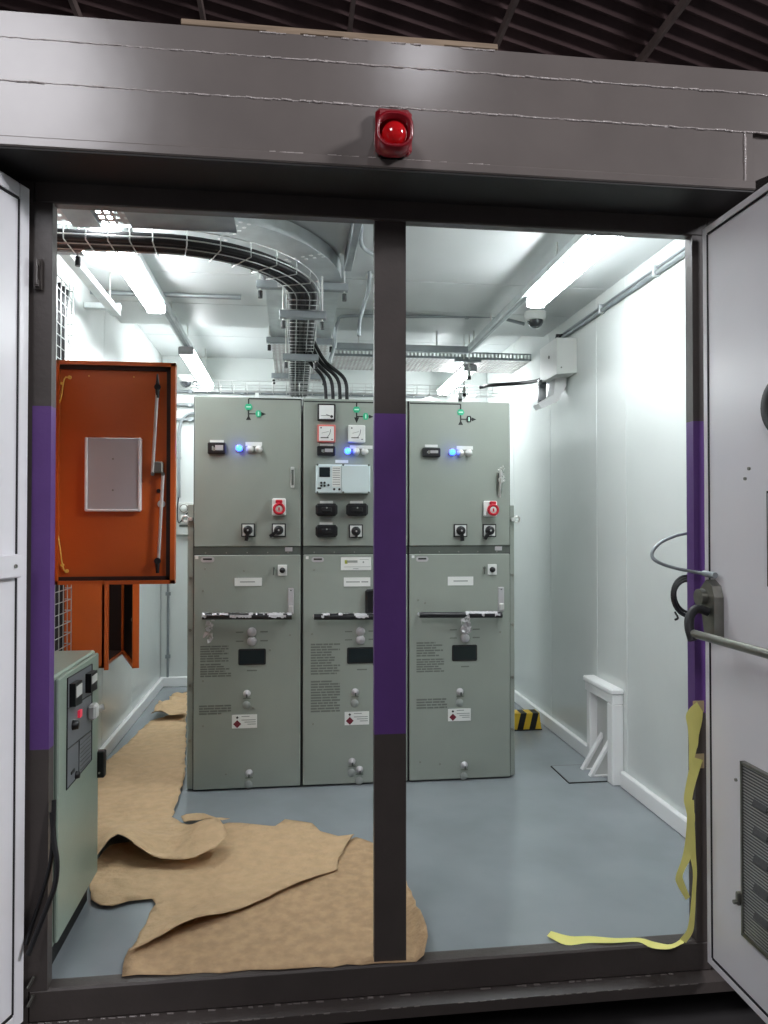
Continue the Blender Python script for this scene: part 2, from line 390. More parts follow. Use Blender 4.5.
# louvre vent
lv = mb('mesh_vent').box(DX - .006, DX + .004, 1.76, 2.150, .166, .688).build('louvre_vent', dr, label='grey fine mesh louvre vent')
for i in range(5):
    z = .235 + i * .085
    mb('mesh_vent').prism([(DX - .006, z + .03), (DX - .014, z + .008), (DX - .006, z)], 'y', 2.03, 2.095).build('louvre_blade', lv)
m = mb('steel_dark')
for b in ((DX - .012, DX + .004, 1.75, 2.158, .158, .168), (DX - .012, DX + .004, 1.75, 2.158, .686, .694), (DX - .012, DX + .004, 2.150, 2.158, .158, .694)): m.box(*b)
m.build('vent_frame', lv)
m = mb('wire')
z = .17
while z < .686: m.box(DX - .008, DX - .0055, 1.77, 2.15, z, z + .003); z += .0095
m.build('vent_wire', lv, kind='stuff')
m = mb('steel_dark')
m.box(DX - .02, DX + .002, 2.16, 2.176, .245, .285, .003); m.disc((DX - .02, 2.168, .255), (-1, 0, 0), .007, .01, 8)
m.build('vent_clip', dr)
m = mb('steel_dark')
for y, z in ((2.12, 1.60), (2.14, 1.57), (2.2, .62)): m.disc((DX + .004, y, z), (-1, 0, 0), .005, .006, 8)
m.build('rivet', dr, kind='stuff')
# push bar
pb = mb('steel_dark'); pb.prism([(2.355, 1.205), (2.31, 1.245), (2.275, 1.225), (2.262, 1.19), (2.262, 1.05), (2.32, 1.05), (2.335, 1.12)], 'x', DX - .03, DX + .003)
pb = pb.build('push_bar_bracket', dr, label='brushed steel bracket of the push bar')
m = mb('steel_dark'); m.cyl((DX - .03, 2.325, 1.185), (DX - .05, 2.325, 1.185), .028, 18); m.build('pivot_boss', pb)
m = mb('rubber'); m.tube(smooth_path([(DX - .035, 2.29, 1.14), (DX - .07, 2.295, 1.15), (DX - .10, 2.285, 1.13), (DX - .117, 2.262, 1.095), (DX - .115, 2.245, 1.055)]), .015, 10); m.build('bar_arm', pb, label='dark curved arm')
m = mb('steel_dark'); m.cyl((DX - .112, 2.25, 1.077), (DX - .112, 1.34, 1.077), .0135, 16); m.build('push_bar', pb, label='long tubular push bar')

# flexible conduit and coil behind the right jamb
m = mb('galv_dark')
p = [at(688, 533, Y=2.47), at(675, 536, Y=2.46), at(660, 543, Y=2.43), at(652, 553, Y=2.41), at(656, 561, Y=2.39), at(675, 568, Y=2.375), at(700, 573, X=DX - .018), at(713, 575, X=DX - .016)]
m.tube(smooth_path(p, 5), .006, 8)
fc = thing('flexible_conduit', p[-1], 'grey flexible conduit looping from right jamb to open right door', 'conduit')
m.build('hose', fc)
q = p[-1]; m = mb('galv_dark'); m.cyl(q + Vector((-.002, .05, .002)), q + Vector((0, -.012, -.001)), .0105, 12); m.build('end_fitting', fc)
m = mb('rubber'); cc = at(688, 598, Y=2.52)
for i in range(4):
    m.torus(cc + Vector((.004 * i, .006 * i, .003 * i)), (.25, -1, .1), .062 + .006 * (i % 3), .0055, 28, 6)
m.tube(smooth_path([cc + Vector((-.05, 0, -.05)), cc + Vector((-.05, -.02, -.068)), cc + Vector((-.062, -.02, -.075))], 4), .004, 6)
m.build('cable_coil', label='small coil of black cable hanging behind the right door post', cat='cable')

# yellow tape hanging from the right jamb to the sill
def ribbon(m, pts, wd):
    """pts: (centre, half width vector)"""
    vs = []; fs = []
    for c, h in pts: vs += [c - h, c + h]
    for i in range(len(pts) - 1): fs.append((2 * i, 2 * i + 1, 2 * i + 3, 2 * i + 2))
    m.add(vs, fs, True)
    vs2 = [Vector(v) + Vector((0, .0012, -.0006)) for v in vs]; m.add(vs2, fs, True)
def pxribbon(m, lst, plane):
    pts = []
    for i, (x0, y0, x1, y1) in enumerate(lst):
        d = plane(i, y0)
        a = at(x0, y0, **d); b = at(x1, y1, **d); pts.append(((a + b) / 2, (b - a) / 2))
    fine = []
    cs = smooth_path([p[0] for p in pts], 4); hs = smooth_path([p[1] for p in pts], 4)
    ribbon(m, list(zip(cs, hs)), 0)
tp = thing('barrier_tape', at(660, 944, Z=0.003), 'torn yellow tape hanging off right door post and trailing along sill', 'tape')
m = mb('tape')
pxribbon(m, [(697, 702, 703, 712), (690, 708, 702, 722), (686, 716, 699, 735), (688, 728, 698, 745), (689, 745, 696, 752), (689, 765, 693, 768), (690, 775, 696, 778)], lambda i, y: dict(Y=2.385 + .004 * math.sin(i)))
pxribbon(m, [(693, 757, 703, 760), (690, 766, 699, 772), (686, 785, 694, 790), (684, 800, 692, 805), (687, 815, 695, 815), (686, 835, 694, 835), (684, 850, 693, 850), (681, 862, 690, 860), (676, 876, 683, 874), (677, 884, 684, 882), (686, 900, 690, 897)], lambda i, y: dict(Y=2.378 + .006 * math.sin(i * 1.3)))
pxribbon(m, [(688, 800, 694, 800), (688, 830, 695, 830), (690, 855, 696, 855), (693, 872, 697, 872), (692, 892, 696, 893), (690, 915, 695, 916), (687, 930, 693, 932), (680, 939, 686, 943)], lambda i, y: dict(Y=2.390))
m.build('hanging_strip', tp)
m = mb('tape')
pxribbon(m, [(686, 935, 684, 943), (672, 944, 670, 949), (655, 942, 652, 948), (640, 938, 638, 942), (615, 938, 613, 943), (590, 936, 588, 943), (570, 936, 566, 945), (551, 931, 547, 936)], lambda i, y: dict(Z=.005 + .003 * math.sin(i * 2.)))
m.build('floor_strip', tp)
for (x0, y0, x1, y1) in ((693, 701, 704, 712), (693, 754, 704, 768)):
    a = at(x0, y0, Y=2.3975); b = at(x1, y1, Y=2.3975); bx('tape_patch', 'beige_tape', (a.x, b.x, 2.3965, 2.3995, b.z, a.z), tp, label='beige sticky patch on the post')

# black cable on the left jamb
m = mb('rubber')
m.tube(smooth_path([at(52, 812, Y=2.395), at(54, 840, Y=2.38), at(57, 862, Y=2.37), at(55, 885, Y=2.365), at(46, 910, Y=2.36), at(36, 935, Y=2.355), at(28, 955, Y=2.34)], 5), .008, 8)
m.build('hanging_cable', label='black cable hanging down the front of left door post, lower of two', cat='cable')
m = mb('rubber')
m.tube(smooth_path([at(54, 800, Y=2.395), at(53, 830, Y=2.385), at(51, 860, Y=2.38), at(42, 895, Y=2.385), at(32, 925, Y=2.39), at(26, 945, Y=2.37)], 5), .007, 8)
m.build('hanging_cable', label='black cable nearest left door edge, upper of two on the post', cat='cable')

# ------------------------------------------------------------------ SWITCHGEAR
F = 4.06
def sw(x, y): p = at(x, y, Y=F); return p.x, p.z
def rect(x0, y0, x1, y1): a = sw(x0, y0); b = sw(x1, y1); return a[0], b[0], b[1], a[1]
def flat(name, par, px, t, m_, base=0., bev=.0, lbl=None):
    x0, x1, z0, z1 = rect(*px); return bx(name, m_, (x0, x1, F - base - t, F - base, z0, z1), par, bev, label=lbl)

def rotary(par, px, ang, big=True):
    x0, x1, z0, z1 = rect(*px); cx, cz = (x0 + x1) / 2, (z0 + z1) / 2; h = (z1 - z0) / 2
    m = mb('black'); m.box(x0 - .003, x1 + .003, F - .008, F, z0 - .003, z1 + .003)
    m.use('white_plastic').box(x0 + .003, x1 - .003, F - .010, F - .002, z0 + .003, z1 - .003)
    m.use('black').lathe((cx, F - .010, cz), (0, -1, 0), [(h * .78, 0), (h * .72, .02), (h * .5, .026), (.0005, .026)], 16)
    L = h * (1.75 if big else 1.0); d = Vector((math.sin(ang), 0, -math.cos(ang))); c = Vector((cx, F - .034, cz)); n_ = Vector((d.z, 0, -d.x))
    wd = .0085 if big else .007
    a = [c - n_ * wd - d * h * .6, c + n_ * wd - d * h * .6, c + n_ * wd + d * L, c - n_ * wd + d * L]
    m.add(a + [v + Vector((0, .022, 0)) for v in a], [(0, 1, 2, 3), (7, 6, 5, 4), (0, 4, 5, 1), (1, 5, 6, 2), (2, 6, 7, 3), (3, 7, 4, 0)])
    m.use('steel').disc((cx, F - .036, cz), (0, -1, 0), .005, .003, 8)
    return m.build('rotary_switch', par)

def lamps(par, strip, cs):
    flat('lamp_label', par, strip, .003, 'white_plastic')
    for i, (x, y) in enumerate(cs):
        cx, cz = sw(x, y)
        m = mb('steel'); m.lathe((cx, F, cz), (0, -1, 0), [(.021, 0), (.021, .006), (.017, .010)], 16)
        m.use('blue_lamp' if i == 0 else 'white_plastic').lathe((cx, F - .009, cz), (0, -1, 0), [(.0165, 0), (.0165, .012), (.012, .020), (.0005, .023)], 16)
        m.build('indicator_lamp', par, label='lit blue indicator lamp' if i == 0 else 'unlit pale indicator lamp')

def digital(par, px, lab):
    x0, x1, z0, z1 = rect(*px); w_ = x1 - x0
    m = mb('black'); m.box(x0, x1, F - .022, F, z0, z1, .005)
    m.use('ink_light').box(x0 + w_ * .24, x0 + w_ * .32, F - .0235, F - .02, z0 + .02, z1 - .02)
    m.use('pocket').box(x0 + w_ * .42, x1 - w_ * .14, F - .0235, F - .02, z0 + .02, z1 - .015)
    m.use('steel_dark').box(x0 + w_ * .30, x0 + w_ * .4, F - .0235, F - .02, z0 + .017, z0 + .035)
    m.build('digital_meter', par)
    flat('meter_label', par, lab, .003, 'white_plastic')

def analog(par, px, frame, scale=True):
    x0, x1, z0, z1 = rect(*px); w_ = x1 - x0; h = z1 - z0
    m = mb(frame); m.box(x0, x1, F - .022, F, z0, z1, .004)
    m.use('white_plastic').box(x0 + .009, x1 - .009, F - .0235, F - .02, z0 + .009, z1 - .009)
    m.use('black_ink'); y = F - .0245
    c = Vector((x0 + w_ * .34, y, z0 + h * .72)) if scale else Vector((x1 - w_ * .22, y, z0 + h * .24))
    if scale:
        m.tube([c + Vector((.38 * w_ * math.cos(a), 0, .5 * h * math.sin(a))) for a in [math.radians(t) for t in range(-62, 5, 8)]], .0013, 4)
        m.box(x0 + w_ * .18, x0 + w_ * .62, y, y + .001, z0 + h * .24, z0 + h * .29)
        m.box(x0 + w_ * .17, x0 + w_ * .24, y, y + .001, z0 + h * .78, z0 + h * .86)
        m.box(x0 + w_ * .76, x0 + w_ * .86, y, y + .001, z0 + h * .16, z0 + h * .2)
        m.tube([c + Vector((-.1 * w_, 0, -.2 * h)), c + Vector((.28 * w_, 0, -.1 * h))], .0008, 4)
    else:
        m.box(x0 + w_ * .18, x0 + w_ * .66, y, y + .001, z0 + h * .28, z0 + h * .3); m.disc(c, (0, -1, 0), .008, .002, 8)
        m.tube([c, c + Vector((-.03, 0, .012))], .0015, 4)
    m.build('panel_meter', par)

def mimic(par, top, line_x, vx, y_top, y_bot, sym, br, sym2, arrow2, green2=True):
    """one-line diagram printed as thin strips"""
    t = .0012; m = mb('black_ink'); X = lambda x, y=412: sw(x, y)[0]; Z = lambda y, x=250: sw(x, y)[1]
    xa, xb = X(line_x[0]), X(line_x[1]); xv = X(vx); lw = .0035
    zt = sw(vx, y_top)[1]; m.box(xa, xb, F - t, F, zt - lw, zt + lw); m.box(xv - lw, xv + lw, F - t, F, sw(vx, y_bot)[1], zt)
    z = sw(vx, y_bot)[1]; m.prism([(xv - .014, z + .02), (xv + .014, z + .02), (xv, z - .012)] if top else [(xv - .014, z - .008), (xv + .014, z - .008), (xv, z + .018)], 'y', F - t, F)
    zb = sw(vx, br)[1]; xe = X(arrow2); m.box(xv, xe, F - t, F, zb - .003, zb + .003)
    m.prism([(xe - .012, zb + .011), (xe + .014, zb), (xe - .012, zb - .011)], 'y', F - t, F)
    c = sw(vx, sym); hexa = lambda cx, cz, a, b: [(cx - a, cz), (cx - a * .6, cz + b), (cx + a * .6, cz + b), (cx + a, cz), (cx + a * .6, cz - b), (cx - a * .6, cz - b)]
    m.use('green').prism(hexa(c[0], c[1], .021, .016), 'y', F - .004, F)
    m.use('mint').box(c[0] - .012, c[0] + .012, F - .0048, F - .003, c[1] - .003, c[1] + .004)
    c = sw(sym2, br); m.use('green' if green2 else 'black_ink').prism(hexa(c[0], c[1], .016, .018), 'y', F - .004, F)
    m.use('mint').box(c[0] - .003, c[0] + .004, F - .0048, F - .003, c[1] - .011, c[1] + .011)
    m.build('mimic_diagram', par)

def socket(par, px, ring):
    x0, x1, z0, z1 = rect(*px); c = sw(*ring)
    m = mb('white_plastic'); m.box(x0, x1, F - .03, F, z0, z1, .006); m.build('socket_box', par)
    m = mb('red'); m.torus((c[0], F - .05, c[1]), (0, -1, 0), .026, .0075, 22, 8); m.lathe((c[0], F - .03, c[1]), (0, -1, 0), [(.031, 0), (.031, .02)], 20)
    m.box(c[0] - .018, c[0] + .018, F - .05, F - .028, c[1] + .03, c[1] + .048, .004)
    m.use('white_plastic').lathe((c[0], F - .046, c[1]), (0, -1, 0), [(.024, 0), (.022, .004), (.0005, .006)], 18)
    m.use('red').box(c[0] - .004, c[0] + .004, F - .054, F - .05, c[1] - .01, c[1] + .008)
    m.build('plug_socket', par, label='red socket with round flap')

def text_block(par, px, n, seed):
    rnd = random.Random(seed); x0, x1, z0, z1 = rect(*px); m = mb('ink'); hz = (z1 - z0) / n
    for i in range(n):
        z = z1 - i * hz; x = x0; end = x1 - (0 if rnd.random() < .5 else rnd.uniform(0, .35)) * (x1 - x0)
        while x < end:
            L = min(rnd.uniform(.02, .06), end - x); m.box(x, x + L, F - .0008, F, z - hz * .62, z); x += L + .004
    m.build('printed_text', par)

def text_plate(par, px, bars, name='label_plate', lbl='white engraved label plate'):
    x0, x1, z0, z1 = rect(*px); m = mb('white_plastic'); m.box(x0, x1, F - .004, F, z0, z1)
    w_, h = x1 - x0, z1 - z0; m.use('ink_light')
    for a, b in bars: m.box(x0 + a * w_, x0 + b * w_, F - .0046, F - .003, z0 + .44 * h, z0 + .58 * h)
    m.build(name, par, label=lbl)

def warn(par, px):
    x0, x1, z0, z1 = rect(*px); w_, h = x1 - x0, z1 - z0; m = mb('white_plastic'); m.box(x0, x1, F - .003, F, z0, z1)
    c = (x0 + .21 * w_, z0 + .32 * h); r = .30 * h; m.use('maroon').prism([(c[0] - r, c[1]), (c[0], c[1] + r), (c[0] + r, c[1]), (c[0], c[1] - r)], 'y', F - .0036, F - .002)
    c = (x0 + .21 * w_, z0 + .80 * h); r = .11 * h; m.use('black_ink').prism([(c[0] - r, c[1]), (c[0], c[1] + r), (c[0] + r, c[1]), (c[0], c[1] - r)], 'y', F - .0036, F - .002)
    m.use('ink_light')
    for a, b, k in ((.38, .7, .84), (.38, .95, .58), (.5, .95, .42), (.62, .95, .26)): m.box(x0 + a * w_, x0 + b * w_, F - .0036, F - .002, z0 + k * h, z0 + (k + .06) * h)
    m.build('warning_label', par, label='white label with dark red diamond')

def latch(par, x, y, plate=True):
    cx, cz = sw(x, y); m = mb('pocket'); m.lathe((cx, F, cz), (0, -1, 0), [(.020, 0), (.018, .006), (.011, .008), (.010, .022), (.0005, .024)], 16)
    m.use('gear_dark').box(cx - .004, cx + .004, F - .03, F - .02, cz - .016, cz + .002)
    m.use('ink').box(cx - .02, cx + .02, F - .002, F, cz - .028, cz - .023); m.use('ink_light').lathe((cx - .003, F, cz - .062), (0, -1, 0), [(.022, 0), (.021, .003), (.0005, .004)], 16)
    m.build('latch', par)

def screws(par, pts):
    m = mb('steel_dark')
    for x, y in pts:
        c = sw(x, y); m.disc((c[0], F, c[1]), (0, -1, 0), .0055, .003, 8)
    m.build('screw', par, kind='stuff')

def film(m, c, s, n, seed):
    """crumpled strip of clear film left on a handle"""
    rnd = random.Random(seed)
    for i in range(n):
        a = c + Vector((rnd.uniform(-1, 1) * s[0], rnd.uniform(-.6, .6) * s[1], rnd.uniform(-1, 1) * s[2])); L = rnd.uniform(.008, .022)
        q = [a + Vector((rnd.uniform(-L, L), rnd.uniform(-L, L) * .5, rnd.uniform(-L, L))) for k in range(4)]; m.add(q, [(0, 1, 2), (0, 2, 3)])

def bar(par, x0, y0, x1, y1, wrap, seed):
    a = at(x0, (y0 + y1) / 2, Y=F - .05); b = at(x1, (y0 + y1) / 2, Y=F - .05); r = .016
    m = mb('black'); m.cyl(a, b, r, 12)
    m.use('steel'); m.cyl(a + Vector((.004, 0, 0)), a + Vector((.004, .05, 0)), .009, 8); m.cyl(b - Vector((.01, 0, 0)), b + Vector((-.01, .05, 0)), .009, 8)
    o = m.build('operating_bar', par)
    m = mb('pocket'); rnd = random.Random(seed)
    L = (b - a); runs = []; on = [True, True]
    for _ in range(200):
        on = [(not v) if rnd.random() < .16 else v for v in on]; runs.append(on)
    for s0, s1 in wrap:
        k = int((s1 - s0) * 60) + 2; ring = []
        for i in range(k + 1):
            p = a + L * (s0 + (s1 - s0) * i / k)
            ring.append([p + Vector((0, -math.cos(t) * (r + .003 + rnd.uniform(0, .003)), math.sin(t) * (r + .003 + rnd.uniform(0, .004)))) for t in [math.radians(q) for q in (-20 + 25 * rnd.random(), 30, 70, 110, 150)]])
        m.add([v for rr in ring for v in rr], [(i * 5 + j, i * 5 + j + 1, (i + 1) * 5 + j + 1, (i + 1) * 5 + j) for i in range(k) for j in range(4) if j > 1 or runs[i][j]], False)
    m.build('film_wrap', o, label='crumpled white film wrapped round bar')
    return o

def knob_pair(par, p1, p2):
    for x, y in (p1, p2):
        cx, cz = sw(x, y); m = mb('white_plastic' if 0 else 'pocket'); m.lathe((cx, F, cz), (0, -1, 0), [(.025, 0), (.025, .012), (.02, .02), (.0005, .022)], 18)
        m.use('ink'); m.box(cx - .085, cx - .045, F - .0008, F, cz - .003, cz + .003); m.box(cx + .045, cx + .085, F - .0008, F, cz - .003, cz + .004)
        m.use('steel_dark').torus((cx, F - .016, cz), (0, -1, 0), .017, .003, 16, 5)
        m.build('test_cap', par)

def nameplate(par, px, corner):
    x0, x1, z0, z1 = rect(*px); w_, h = x1 - x0, z1 - z0; m = mb('pocket'); m.prism(rrect((x0 + x1) / 2, (z0 + z1) / 2, w_ / 2, h / 2, h * .48), 'y', F - .002, F)
    m.use('black_ink').box(x0 + .17 * w_, x1 - .17 * w_, F - .0027, F - .001, z0 + .4 * h, z0 + .75 * h); m.build('nameplate', par)
    flat('corner_sticker', par, corner, .002, 'white_plastic')

def key_switch(par, px):
    x0, x1, z0, z1 = rect(*px); cx, cz = (x0 + x1) / 2, (z0 + z1) / 2; m = mb('white_plastic'); m.box(x0, x1, F - .006, F, z0, z1, .002)
    m.use('black').lathe((cx, F - .006, cz), (0, -1, 0), [(.016, 0), (.015, .012), (.0005, .013)], 12); m.build('key_switch', par)
    m = mb('gear_dark'); m.cyl((x0 - .02, F, cz + .01), (x0 - .02, F - .02, cz + .01), .006, 8); m.cyl((x0 - .02, F - .018, cz + .018), (x0 - .022, F - .02, cz - .025), .004, 8); m.build('key', par)

def lever(par, px):
    x0, x1, z0, z1 = rect(*px); m = mb('pocket'); m.box(x0, x1, F - .012, F, z0, z1, .003); m.use('steel').box(x0 + .004, x1 - .004, F - .03, F - .01, z0 + .01, z0 + .045, .003)
    m.use('gear_dark').disc(((x0 + x1) / 2, F - .012, z1 - .012), (0, -1, 0), .004, .003, 8); m.build('lever_guide', par)

def window(par, px, txt):
    x0, x1, z0, z1 = rect(*px); m = mb('gap'); m.prism(rrect((x0 + x1) / 2, (z0 + z1) / 2, (x1 - x0) / 2, (z1 - z0) / 2, .008, 3), 'y', F - .004, F)
    m.use('screen').box(x0 + .008, x1 - .008, F - .0048, F - .003, z0 + .008, z1 - .008); m.build('inspection_window', par)
    flat('window_caption', par, txt, .0008, 'ink')

x_l, x_m, x_r, pitch = -.5242, .0575, .643, .5835
Z_LT, Z_UB, Z_UT = 1.262, 1.307, 2.116
def cabinet(x0, x1, label, left=False, right=False):
    c = thing('switchgear_cabinet', ((x0 + x1) / 2, F, 0.0), label, 'switchgear', 'row of three switchgear cabinets')
    b = mb('gear_dark').box(x0 - .003, x1 + .003, F + .028, F + 1.3, .02, Z_UT - .006).use('gap').box(x0 - .0045, x1 + .0045, F + .012, F + .03, .008, Z_UT - .002)
    b.box(x0 - .003, x1 + .003, F + .05, F + 1.28, 0, .022); b.build('body', c)
    s = mb('gear_dark').box(x0, x1, F + .006, F + .03, Z_LT + .003, Z_UB - .003).use('steel_dark')
    for k in range(5): s.disc((x0 + .06 + k * .11, F + .006, Z_LT + .012), (0, -1, 0), .004, .002, 6)
    s.use('pocket').box(x1 - .085, x1 - .045, F + .003, F + .008, Z_LT + .018, Z_LT + .04).build('busbar_strip', c)
    for sd, on in ((-1, left), (1, right)):
        if not on: continue
        e0, e1 = (x0 - .035, x0 - .002) if sd < 0 else (x1 + .002, x1 + .03)
        sc = mb('grey_gear').box(e0, e1, F + .014, F + 1.3, .012, 1.535, .003).build('side_cover', c)
        for z in (1.14, .86, .565, .27):
            m = mb('steel_dark'); m.disc(((e0 + e1) / 2, F + .014, z), (0, -1, 0), .009, .008, 6); m.build('bolt', sc)
        m = mb('steel'); zc = 1.455
        m.cyl(((e0 + e1) / 2, F + .014, zc), ((e0 + e1) / 2, F - .01, zc), .010, 8); m.torus(((e0 + e1) / 2 + sd * .025, F + .0, zc), (0, 1, .2), .017, .005, 14, 6); m.build('lifting_eye', sc)
    up = mb('grey_gear').box(x0, x1, F, F + .03, Z_UB, Z_UT, .004).build('upper_door', c)
    lo = mb('grey_gear').box(x0, x1, F, F + .03, .010, Z_LT, .004).build('lower_panel', c)
    return c, up, lo

# left cabinet
c1, up, lo = cabinet(x_l, x_l + .5685, 'left grey switchgear cabinet beside the brown paper aisle', left=True)
mimic(up, False, (248.6, 301.3), 248.6, 398.6, 418.5, 407, 413.8, 258.4, 263.5)
digital(up, (208, 442.6, 226, 454.4), (210, 440, 223.8, 442.6))
lamps(up, (245.5, 442, 262, 446.2), [(239.3, 448.4), (250, 449.2), (258.8, 449.2)])
socket(up, (272.2, 498.4, 286, 515.6), (279.2, 509))
rotary(up, (242, 524, 254.3, 536.2), -.15); rotary(up, (272.4, 524, 285.2, 536.2), -.95)
m = mb('steel'); a = rect(290.6, 467, 294.4, 488); m.box(a[0], a[1], F - .012, F, a[2], a[3], .004); m.use('gear_dark').box(a[0] + .004, a[1] - .004, F - .014, F - .01, a[2] + .015, a[3] - .015); m.build('door_handle', up)
nameplate(lo, (200.8, 557, 214.3, 562.2), (195.3, 556, 198.3, 559)); key_switch(lo, (277.8, 564.8, 287, 575.6)); text_plate(lo, (234.6, 578, 261.8, 585.8), [(.2, .75)])
lever(lo, (288, 588, 293.8, 613.6)); b_ = bar(lo, 202.3, 614, 291.7, 619.2, [(0.0, 1.0)], 3)
m = mb('pocket'); film(m, at(209, 630, Y=F - .05), (.012, .01, .06), 22, 5); m.build('film_tail', b_, label='strip of clear film hanging from bar')
knob_pair(lo, (251.9, 632), (251.9, 641)); window(lo, (238.4, 649, 265.8, 664.4), (247, 670, 257, 671))
text_block(lo, (200.3, 646, 228.5, 662.4), 7, 1); text_block(lo, (200.3, 664, 231, 677.3), 6, 2); text_block(lo, (199, 705.6, 231, 715), 4, 3)
latch(lo, 247, 693.6); warn(lo, (232, 715, 257, 727.6)); latch(lo, 249.2, 773)
screws(lo, [(205, 569), (244, 571), (203, 591), (203, 681), (203, 726), (226, 774), (290, 635), (270, 650), (253, 708)])
# middle cabinet
c2, up, lo = cabinet(x_m, x_m + .575, 'middle grey switchgear cabinet with protection relay, partly behind door post')
mimic(True and up, True, (304, 402), 356.6, 402.3, 421, 409.7, 416.5, 365.6, 371)
analog(up, (317.4, 404, 335.3, 421.3), 'black', False); analog(up, (317.2, 425, 335.3, 443), 'red_frame'); analog(up, (348, 425.4, 365, 443), 'white_plastic')
digital(up, (317, 446.2, 335.2, 456.2), (320, 443.4, 333, 446))
lamps(up, (349.8, 445.3, 372.5, 449), [(347.5, 451.2), (356.1, 451.6), (364.8, 451.6)])
flat('relay_label', up, (335.3, 460, 348.2, 463), .003, 'white_plastic')
x0, x1, z0, z1 = rect(315.5, 465, 369.4, 493.8); w_, h = x1 - x0, z1 - z0
m = mb('relay'); m.box(x0, x1, F - .05, F, z0, z1, .005); rl = m.build('protection_relay', up, label='pale protection relay with small dark screen')
m = mb('screen'); y = F - .0515
m.box(x0 + .065 * w_, x0 + .26 * w_, y, y + .002, z0 + .56 * h, z0 + .9 * h)
m.use('ink').box(x0 + .47 * w_, x0 + .475 * w_, y, y + .002, z0 + .02 * h, z0 + .98 * h)
m.use('white_plastic').box(x0 + .30 * w_, x0 + .455 * w_, y, y + .002, z0 + .22 * h, z0 + .94 * h)
m.use('black_ink')
for a, b in ((.1, .36), (.16, .36), (.1, .26), (.16, .26), (.23, .28), (.335, .14), (.43, .14)): m.disc((x0 + a * w_, F - .05, z0 + b * h), (0, -1, 0), .0065, .004, 10)
m.box(x0 + .03 * w_, x0 + .1 * w_, y, y + .002, z0 + .14 * h, z0 + .2 * h)
for k in range(8): m.box(x0 + .31 * w_, x0 + .44 * w_, y - .0006, y, z0 + (.3 + k * .08) * h, z0 + (.315 + k * .08) * h)
m.build('relay_face', up)
m = mb('gear_dark')
for a in (.03, .5, .97):
    for b in (.03, .985): m.disc((x0 + a * w_, F - .05, z0 + b * h), (0, -1, 0), .006, .004, 8)
m.build('relay_screw', up, kind='stuff')
for px, lab in (((315.4, 503.6, 337.2, 516), (320, 501, 333, 503.4)), ((345.8, 503.6, 367.5, 516), (350, 501, 363, 503.4)), ((315.4, 524.9, 337.2, 537), (319.5, 522.4, 332.5, 524.7))):
    a0, a1, b0, b1 = rect(*px); m = mb('black'); m.box(a0, a1, F - .045, F, b0, b1, .012); m.use('rubber').box(a0 + .03, a1 - .03, F - .055, F - .04, b0 + .02, b1 - .02, .006)
    m.use('ink_light').disc(((a0 + a1) / 2, F - .055, (b0 + b1) / 2 + .01), (0, -1, 0), .005, .002, 6); m.build('test_block', up); flat('block_label', up, lab, .003, 'white_plastic')
rotary(up, (349.5, 525, 362.2, 537.2), 0, False)
nameplate(lo, (311.5, 557.2, 324, 562), (305.8, 556.2, 308.6, 559))
x0, x1, z0, z1 = rect(340.8, 557.3, 371, 570); w_, h = x1 - x0, z1 - z0
m = mb('white_plastic'); m.box(x0, x1, F - .003, F, z0, z1); y = F - .0037
m.use('olive').box(x0 + .13 * w_, x0 + .22 * w_, y, y + .002, z0 + .5 * h, z0 + .78 * h); m.use('ink_light').box(x0 + .2 * w_, x0 + .55 * w_, y - .0003, y + .002, z0 + .58 * h, z0 + .76 * h)
m.box(x0 + .1 * w_, x0 + .98 * w_, y, y + .002, z0 + .24 * h, z0 + .27 * h); m.box(x0 + .72 * w_, x0 + .77 * w_, y, y + .002, z0 + .55 * h, z0 + .68 * h); m.box(x0 + .62 * w_, x0 + .92 * w_, y, y + .002, z0 + .8 * h, z0 + .83 * h); m.box(x0 + .4 * w_, x0 + .58 * w_, y, y + .002, z0 + .1 * h, z0 + .14 * h)
m.build('rating_label', lo, label='white rating label with small yellow-green mark')
text_plate(lo, (343.8, 577.6, 370.3, 586.2), [(.08, .6), (.66, .92)])
a0, a1, b0, b1 = rect(364.8, 588.8, 375.5, 613.6); m = mb('black'); m.box(a0, a1, F - .04, F, b0, b1, .01); m.build('interlock_grip', lo)
b_ = bar(lo, 314, 614.5, 402, 619.4, [(0.08, .95)], 4)
knob_pair(lo, (360.4, 631.4), (360.4, 639.6)); window(lo, (347, 647.5, 375, 663), (357, 669, 367, 670))
text_block(lo, (310.8, 643.8, 340, 675), 12, 4); text_block(lo, (310.8, 681, 340, 712.5), 12, 5)
latch(lo, 355.2, 692); warn(lo, (344.6, 712, 369, 724.3)); latch(lo, 352, 761.5); latch(lo, 359.6, 769.5)
screws(lo, [(314, 570), (312, 634), (313, 724)])
# right cabinet
c3, up, lo = cabinet(x_r, x_r + .574, 'right grey switchgear cabinet nearest to the right wall', right=True)
mimic(up, False, (409.8, 460.5), 460.6, 404.2, 423.5, 412.4, 419.2, 468.8, 473.8, False)
digital(up, (422, 448, 439.9, 457.2), (425, 444.6, 437.6, 447.4))
lamps(up, (456.7, 446, 472.8, 449.8), [(452, 452.4), (460.1, 453), (468.6, 453)])
socket(up, (483, 501, 495.8, 516.6), (491, 510)); rotary(up, (454.2, 524.6, 466.4, 536.4), .12); rotary(up, (483, 524.6, 495.3, 536.4), -.6)
a = at(500.5, 470, Y=F - .04); b = at(499.3, 497, Y=F - .01)
m = mb('gear_dark'); q = rect(497.6, 473, 501.2, 494); m.box(q[0], q[1], F - .012, F, q[2], q[3], .004); m.use('steel').tube([a, (a + b) / 2 + Vector((0, -.01, 0)), b], .007, 8); dh = m.build('door_handle', up)
